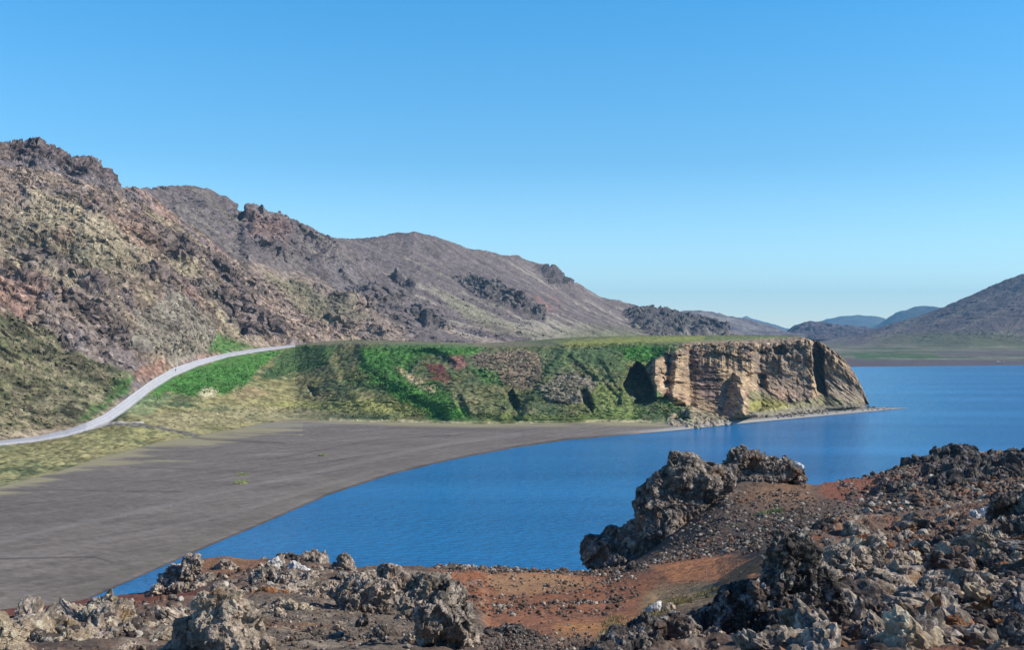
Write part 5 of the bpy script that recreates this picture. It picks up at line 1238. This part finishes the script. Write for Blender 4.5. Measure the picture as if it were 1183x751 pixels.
scree('scree', SHEETS[0], [([(0, 170), (140, 215), (260, 300), (420, 392), (250, 402), (190, 420), (150, 430), (90, 400), (0, 380)], 4200, 0.3, 2.0), ([(150, 365), (190, 350), (235, 370), (255, 405), (200, 415), (152, 400)], 900, 0.3, 1.6),
                           ([(0, 380), (60, 385), (140, 430), (130, 465), (60, 495), (0, 505)], 1500, 0.25, 1.2), ([(60, 358), (110, 362), (153, 400), (110, 388)], 500, 0.6, 3.0)], 61, mat_mtn)
scree('scree', SHEETS[1], [([(250, 310), (420, 345), (500, 392), (300, 398)], 2200, 0.4, 2.4), ([(270, 236), (330, 255), (410, 312), (320, 290)], 500, 0.5, 2.2), ([(160, 220), (240, 218), (280, 260), (330, 300), (250, 300)], 400, 0.4, 1.6)], 62, mat_mtn)
scree('scree', SHEETS[2], [([(430, 326), (475, 348), (520, 388), (470, 372)], 900, 0.8, 3.5), ([(520, 318), (580, 340), (635, 372), (550, 345)], 900, 0.8, 3.5), ([(400, 340), (560, 345), (680, 392), (450, 394)], 800, 0.5, 2.2)], 63, mat_mtn)
scree('scree', HEAD, [([(622, 445), (668, 428), (690, 442), (670, 468), (632, 465)], 900, 0.25, 1.2), ([(540, 410), (600, 405), (640, 410), (625, 440), (600, 452), (560, 432)], 1200, 0.25, 1.2), ([(770, 470), (850, 484), (1000, 468), (1000, 474), (860, 488), (770, 489)], 1800, 0.2, 1.1),
                      ([(800, 398), (930, 394), (940, 402), (800, 410)], 700, 0.3, 1.5), ([(400, 432), (445, 428), (450, 450), (410, 450)], 500, 0.25, 1.0), ([(180, 470), (480, 470), (560, 484), (200, 498)], 900, 0.15, 0.6)], 64, mat_head)
# low green shrubs and herbs on the headland face
def shrubs():
    P, PX_, PY_ = HEAD[:3]
    r = np.random.RandomState(77); vs = []; cs = []
    zones = [([(170, 470), (215, 432), (330, 404), (300, 425), (275, 455), (200, 456)], 2500, (0.035, 0.13, 0.02)), ([(330, 404), (390, 398), (370, 425), (300, 440)], 1500, (0.055, 0.10, 0.04)),
             ([(415, 402), (560, 402), (500, 420), (520, 455), (545, 482), (500, 487), (430, 445)], 4500, (0.04, 0.135, 0.025)), ([(395, 430), (445, 425), (450, 450), (400, 450)], 900, (0.06, 0.085, 0.04)),
             ([(560, 400), (740, 398), (740, 485), (560, 487)], 4500, (0.09, 0.12, 0.05)), ([(700, 400), (790, 402), (745, 420)], 1500, (0.04, 0.15, 0.03)), ([(745, 455), (800, 470), (790, 486), (730, 486)], 1200, (0.05, 0.11, 0.03)),
             ([(400, 455), (480, 460), (490, 485), (400, 482)], 800, (0.09, 0.11, 0.04))]
    us = PX_[0]
    for poly, cnt, cc in zones:
        sp, _ = scatter(poly, cnt, r.randint(999), 1, 1)
        for a, b_ in sp[::2]:
            u = int(np.clip(np.searchsorted(us, a), 0, len(us) - 1)); v = int(np.argmin(np.abs(PY_[:, u] - b_)))
            g = P[v, u]; s = 0.3 + 0.7 * r.rand() ** 2; base = np.array(cc) * r.uniform(0.9, 1.7) * np.array([r.uniform(.8, 1.4), 1, 1])
            for _ in range(5):
                o = g + r.normal(size=3) * s * 0.45 + (0, 0, s * 0.4)
                t = r.normal(size=(3, 3)) * s * 0.45
                vs += list(o + t); cs += [base] * 3
    o = mesh_from('low_shrubs', vs, np.arange(len(vs)).reshape(-1, 3), mat_head, np.clip(np.array(cs), 0.015, 0.5)); o['kind'] = 'stuff'
shrubs()

# tussocks alone on the sand
def tussock(label, px, py, L_, Hh, seed):
    g_ = sheet_point(BEACH, px, py); D = float(g_[1]); k = D / FPX; r = np.random.RandomState(seed); vs = []; cs = []
    root = bpy.data.objects.new('grass_tussock', None); C.objects.link(root); root.location = [float(t_) for t_ in g_]; tag(root, label, 'tussock')
    q, f = ICO[3]; q = q * np.array([L_ * k, L_ * k * 1.6, Hh * k]); q = q * (1 + 0.4 * fbm(q, 0.6, 3, off=seed))[:, None]
    mesh_from('mound', q, f, mat_head, np.tile(np.array([0.27, 0.28, 0.12]), (len(q), 1)), parent=root)
    for _ in range(700):
        b0 = q[r.randint(len(q))] * 1.0; b0[2] = abs(b0[2]); h = r.uniform(0.15, 0.4); t = r.uniform(0, 6.28)
        vs += [b0 + (math.cos(t) * .07, math.sin(t) * .07, 0), b0 - (math.cos(t) * .07, math.sin(t) * .07, 0), b0 + (r.normal() * .15, r.normal() * .15, h)]
        cs += [np.array([(0.33, 0.34, 0.15), (0.22, 0.27, 0.09), (0.42, 0.38, 0.22)][r.randint(3)])] * 3
    mesh_from('grass', vs, np.arange(len(vs)).reshape(-1, 3), mat_head, np.array(cs), parent=root, kind='stuff')
tussock('pale green grass tussock alone on the black beach, nearer of two', 279, 558, 8, 1.8, 1)
tussock('smaller thin grass tussock just beyond the nearer one on the black beach', 281, 548, 6, 0.8, 2)
tussock('small grass patch farther out on the black beach towards the lake', 374, 526, 5, 1.0, 3)

# ---- person on the gravel road
def person():
    D = float(np.interp(203, rd[:, 0], rd[:, 1])) + 3
    yb = 432.0; base = at(203, yb, D)
    base.z = at(203, float(road_lo(203)) * .6 + float(road_hi(203)) * .4, float(road_D(203)) + 3.6).z + 0.6
    J_ = {'pelvis': (0, 0, .93), 'chest': (0, 0, 1.30), 'neck': (0, 0, 1.47), 'head': (0, 0, 1.57), 'crown': (0, 0, 1.72),
          'shl': (-.19, 0, 1.40), 'ell': (-.26, .03, 1.12), 'hal': (-.25, -.08, .88), 'shr': (.19, 0, 1.40), 'elr': (.27, .02, 1.12), 'har': (.26, -.10, .90),
          'hil': (-.1, 0, .88), 'knl': (-.12, -.14, .50), 'anl': (-.12, -.05, .08), 'tol': (-.12, -.22, .04), 'hir': (.1, 0, .88), 'knr': (.12, .02, .48), 'anr': (.12, .24, .09), 'tor': (.12, .10, .03)}
    Rr = {'pelvis': .15, 'chest': .16, 'neck': .06, 'head': .10, 'crown': .085, 'shl': .075, 'ell': .05, 'hal': .04, 'shr': .075, 'elr': .05, 'har': .04, 'hil': .10, 'knl': .065, 'anl': .045, 'tol': .04, 'hir': .10, 'knr': .065, 'anr': .045, 'tor': .04}
    E = [('pelvis', 'chest'), ('chest', 'neck'), ('neck', 'head'), ('head', 'crown'), ('chest', 'shl'), ('shl', 'ell'), ('ell', 'hal'), ('chest', 'shr'), ('shr', 'elr'), ('elr', 'har'), ('pelvis', 'hil'), ('hil', 'knl'), ('knl', 'anl'), ('anl', 'tol'), ('pelvis', 'hir'), ('hir', 'knr'), ('knr', 'anr'), ('anr', 'tor')]
    keys = list(J_)
    me = bpy.data.meshes.new('person'); me.from_pydata([J_[k] for k in keys], [(keys.index(a), keys.index(b_)) for a, b_ in E], [])
    o = bpy.data.objects.new('person', me); C.objects.link(o)
    sk = o.modifiers.new('s', 'SKIN'); sub = o.modifiers.new('u', 'SUBSURF'); sub.levels = sub.render_levels = 2
    for i, k in enumerate(keys):
        me.skin_vertices[0].data[i].radius = (Rr[k], Rr[k]); me.skin_vertices[0].data[i].use_root = (i == 0)
    dg = bpy.context.evaluated_depsgraph_get(); dg.update(); m2 = bpy.data.meshes.new_from_object(o.evaluated_get(dg))
    o.modifiers.clear(); o.data = m2
    m2.materials.clear()
    m2.materials.append(plain_mat('skin', (0.45, 0.28, 0.2))); m2.materials.append(plain_mat('dark_jacket', (0.02, 0.022, 0.03))); m2.materials.append(plain_mat('dark_trousers', (0.025, 0.025, 0.035)))
    for p_ in m2.polygons:
        z = p_.center.z; p_.material_index = 0 if (z > 1.46 or (abs(p_.center.x) > .2 and z < .93)) else (1 if z > .9 else 2)
    o.location = base; tag(o, 'person in dark clothes walking on the pale gravel road', 'person')
    q, f = ICO[3]; q = q[:, :] * np.array([.108, .115, .10]) + (0, 0.015, 1.66); mesh_from('hair', q, f, plain_mat('dark_hair', (0.03, 0.02, 0.015)), parent=o)
    # marker post behind the road
    pr = bpy.data.objects.new('marker_post', None); C.objects.link(pr)
    pb = at(204.5, float(road_hi(204.5)), float(road_D(204.5)) + 9.3); pr.location = (pb.x, pb.y, pb.z + 0.3); tag(pr, 'slim pale roadside marker post beyond the road, by the person', 'marker post')
    bm = bmesh.new(); bmesh.ops.create_cone(bm, segments=10, radius1=.16, radius2=.10, depth=3.2, cap_ends=True); bmesh.ops.translate(bm, verts=bm.verts, vec=(0, 0, 1.6))
    m3 = bpy.data.meshes.new('post'); bm.to_mesh(m3); bm.free(); m3.materials.append(plain_mat('post_white', (0.7, 0.68, 0.6))); po = bpy.data.objects.new('post', m3); C.objects.link(po); po.parent = pr
    bm = bmesh.new(); bmesh.ops.create_cone(bm, segments=10, radius1=.17, radius2=.17, depth=.35, cap_ends=True); bmesh.ops.translate(bm, verts=bm.verts, vec=(0, 0, 2.9))
    m3 = bpy.data.meshes.new('band'); bm.to_mesh(m3); bm.free(); m3.materials.append(plain_mat('post_band', (0.6, 0.45, 0.1))); po = bpy.data.objects.new('band', m3); C.objects.link(po); po.parent = pr
person()

def box_obj(name, sx, sy, sz, loc, mat, parent, bev=0.05):
    bm = bmesh.new(); bmesh.ops.create_cube(bm, size=1.0); bmesh.ops.scale(bm, verts=bm.verts, vec=(sx, sy, sz)); bmesh.ops.translate(bm, verts=bm.verts, vec=loc)
    bmesh.ops.bevel(bm, geom=bm.edges[:], offset=bev, segments=1, affect='EDGES')
    m3 = bpy.data.meshes.new(name); bm.to_mesh(m3); bm.free(); m3.materials.append(mat); o = bpy.data.objects.new(name, m3); C.objects.link(o); o.parent = parent; return o
MW = plain_mat('white_paint', (0.8, 0.8, 0.8)); MD = plain_mat('dark_glass', (0.03, 0.035, 0.05), 0.2, 0.5); MR = plain_mat('dark_roof', (0.04, 0.04, 0.045)); MT = plain_mat('black_rubber', (0.03, 0.03, 0.03))
def hut(px, py, D, label):
    r = bpy.data.objects.new('hut', None); C.objects.link(r); r.location = at(px, py, D); tag(r, label, 'hut')
    box_obj('wall', 6.0, 4.2, 2.6, (0, 0, 1.3), MW, r)
    bm = bmesh.new(); pts = [(-3.3, -2.5, 2.55), (3.3, -2.5, 2.55), (3.3, 2.5, 2.55), (-3.3, 2.5, 2.55), (-3.3, 0, 4.1), (3.3, 0, 4.1)]
    v = [bm.verts.new(p_) for p_ in pts]
    for f in ((0, 1, 5, 4), (2, 3, 4, 5), (0, 4, 3), (1, 2, 5), (0, 3, 2, 1)): bm.faces.new([v[i] for i in f])
    m3 = bpy.data.meshes.new('roof'); bm.to_mesh(m3); bm.free(); m3.materials.append(MR); o = bpy.data.objects.new('roof', m3); C.objects.link(o); o.parent = r
    box_obj('door', .9, .1, 2.0, (1.6, -2.13, 1.02), MR, r, .01); box_obj('window', 1.1, .1, .9, (-1.2, -2.13, 1.6), MD, r, .01)
hut(976, 421.8, 1560, 'tiny white hut with dark roof on the far dark shore right of the cliff')
def car(px, py, D, label, rz):
    r = bpy.data.objects.new('parked_car', None); C.objects.link(r); r.location = at(px, py, D); r.rotation_euler = (0, 0, rz); tag(r, label, 'car', None)
    prof = [(-2.3, .35), (-2.35, .95), (-1.9, 1.05), (-1.35, 1.75), (1.3, 1.8), (2.1, 1.05), (2.3, .9), (2.3, .35)]
    bm = bmesh.new(); a = [bm.verts.new((x_, -.9, z_)) for x_, z_ in prof]; b_ = [bm.verts.new((x_, .9, z_)) for x_, z_ in prof]
    bm.faces.new(a); bm.faces.new(b_[::-1]); n = len(prof)
    for i in range(n): bm.faces.new((a[i], b_[i], b_[(i + 1) % n], a[(i + 1) % n]))
    bmesh.ops.recalc_face_normals(bm, faces=bm.faces[:])
    m3 = bpy.data.meshes.new('body'); bm.to_mesh(m3); bm.free(); m3.materials.append(MW); o = bpy.data.objects.new('body', m3); C.objects.link(o); o.parent = r
    box_obj('window', 2.4, 1.84, .5, (0, 0, 1.4), MD, r, .02)
    for x_ in (-1.45, 1.45):
        for y_ in (-.8, .8):
            bm = bmesh.new(); bmesh.ops.create_cone(bm, segments=16, radius1=.36, radius2=.36, depth=.25, cap_ends=True)
            m3 = bpy.data.meshes.new('wheel'); bm.to_mesh(m3); bm.free(); m3.materials.append(MT); o = bpy.data.objects.new('wheel', m3); C.objects.link(o); o.parent = r; o.location = (x_, y_, .36); o.rotation_euler = (math.pi / 2, 0, 0)
car(1153.5, 418.6, 1590, 'tiny white parked vehicle on the far shore at the right, left one of two', 0.2)
car(1158, 418.9, 1585, 'tiny white parked vehicle on the far shore at the right, right one of two', -0.5)

# ------------------------------------------------------------------ air
def haze():
    m = bpy.data.materials.new('haze_air'); m.use_nodes = True; t = m.node_tree; t.nodes.clear()
    out = t.nodes.new('ShaderNodeOutputMaterial'); pv = t.nodes.new('ShaderNodeVolumePrincipled')
    pv.inputs['Color'].default_value = (0.30, 0.68, 1.0, 1); pv.inputs['Density'].default_value = 6.8e-5; pv.inputs['Anisotropy'].default_value = 0.0
    t.links.new(pv.outputs[0], out.inputs['Volume'])
    v = [(sx, sy, sz) for sx in (-9500, 9500) for sy in (-1600, 17000) for sz in (-7, 700)]
    f = [(0, 1, 3, 2), (4, 6, 7, 5), (0, 4, 5, 1), (2, 3, 7, 6), (0, 2, 6, 4), (1, 5, 7, 3)]
    o = mesh_from('haze', v, f, m); o['kind'] = 'stuff'
haze()
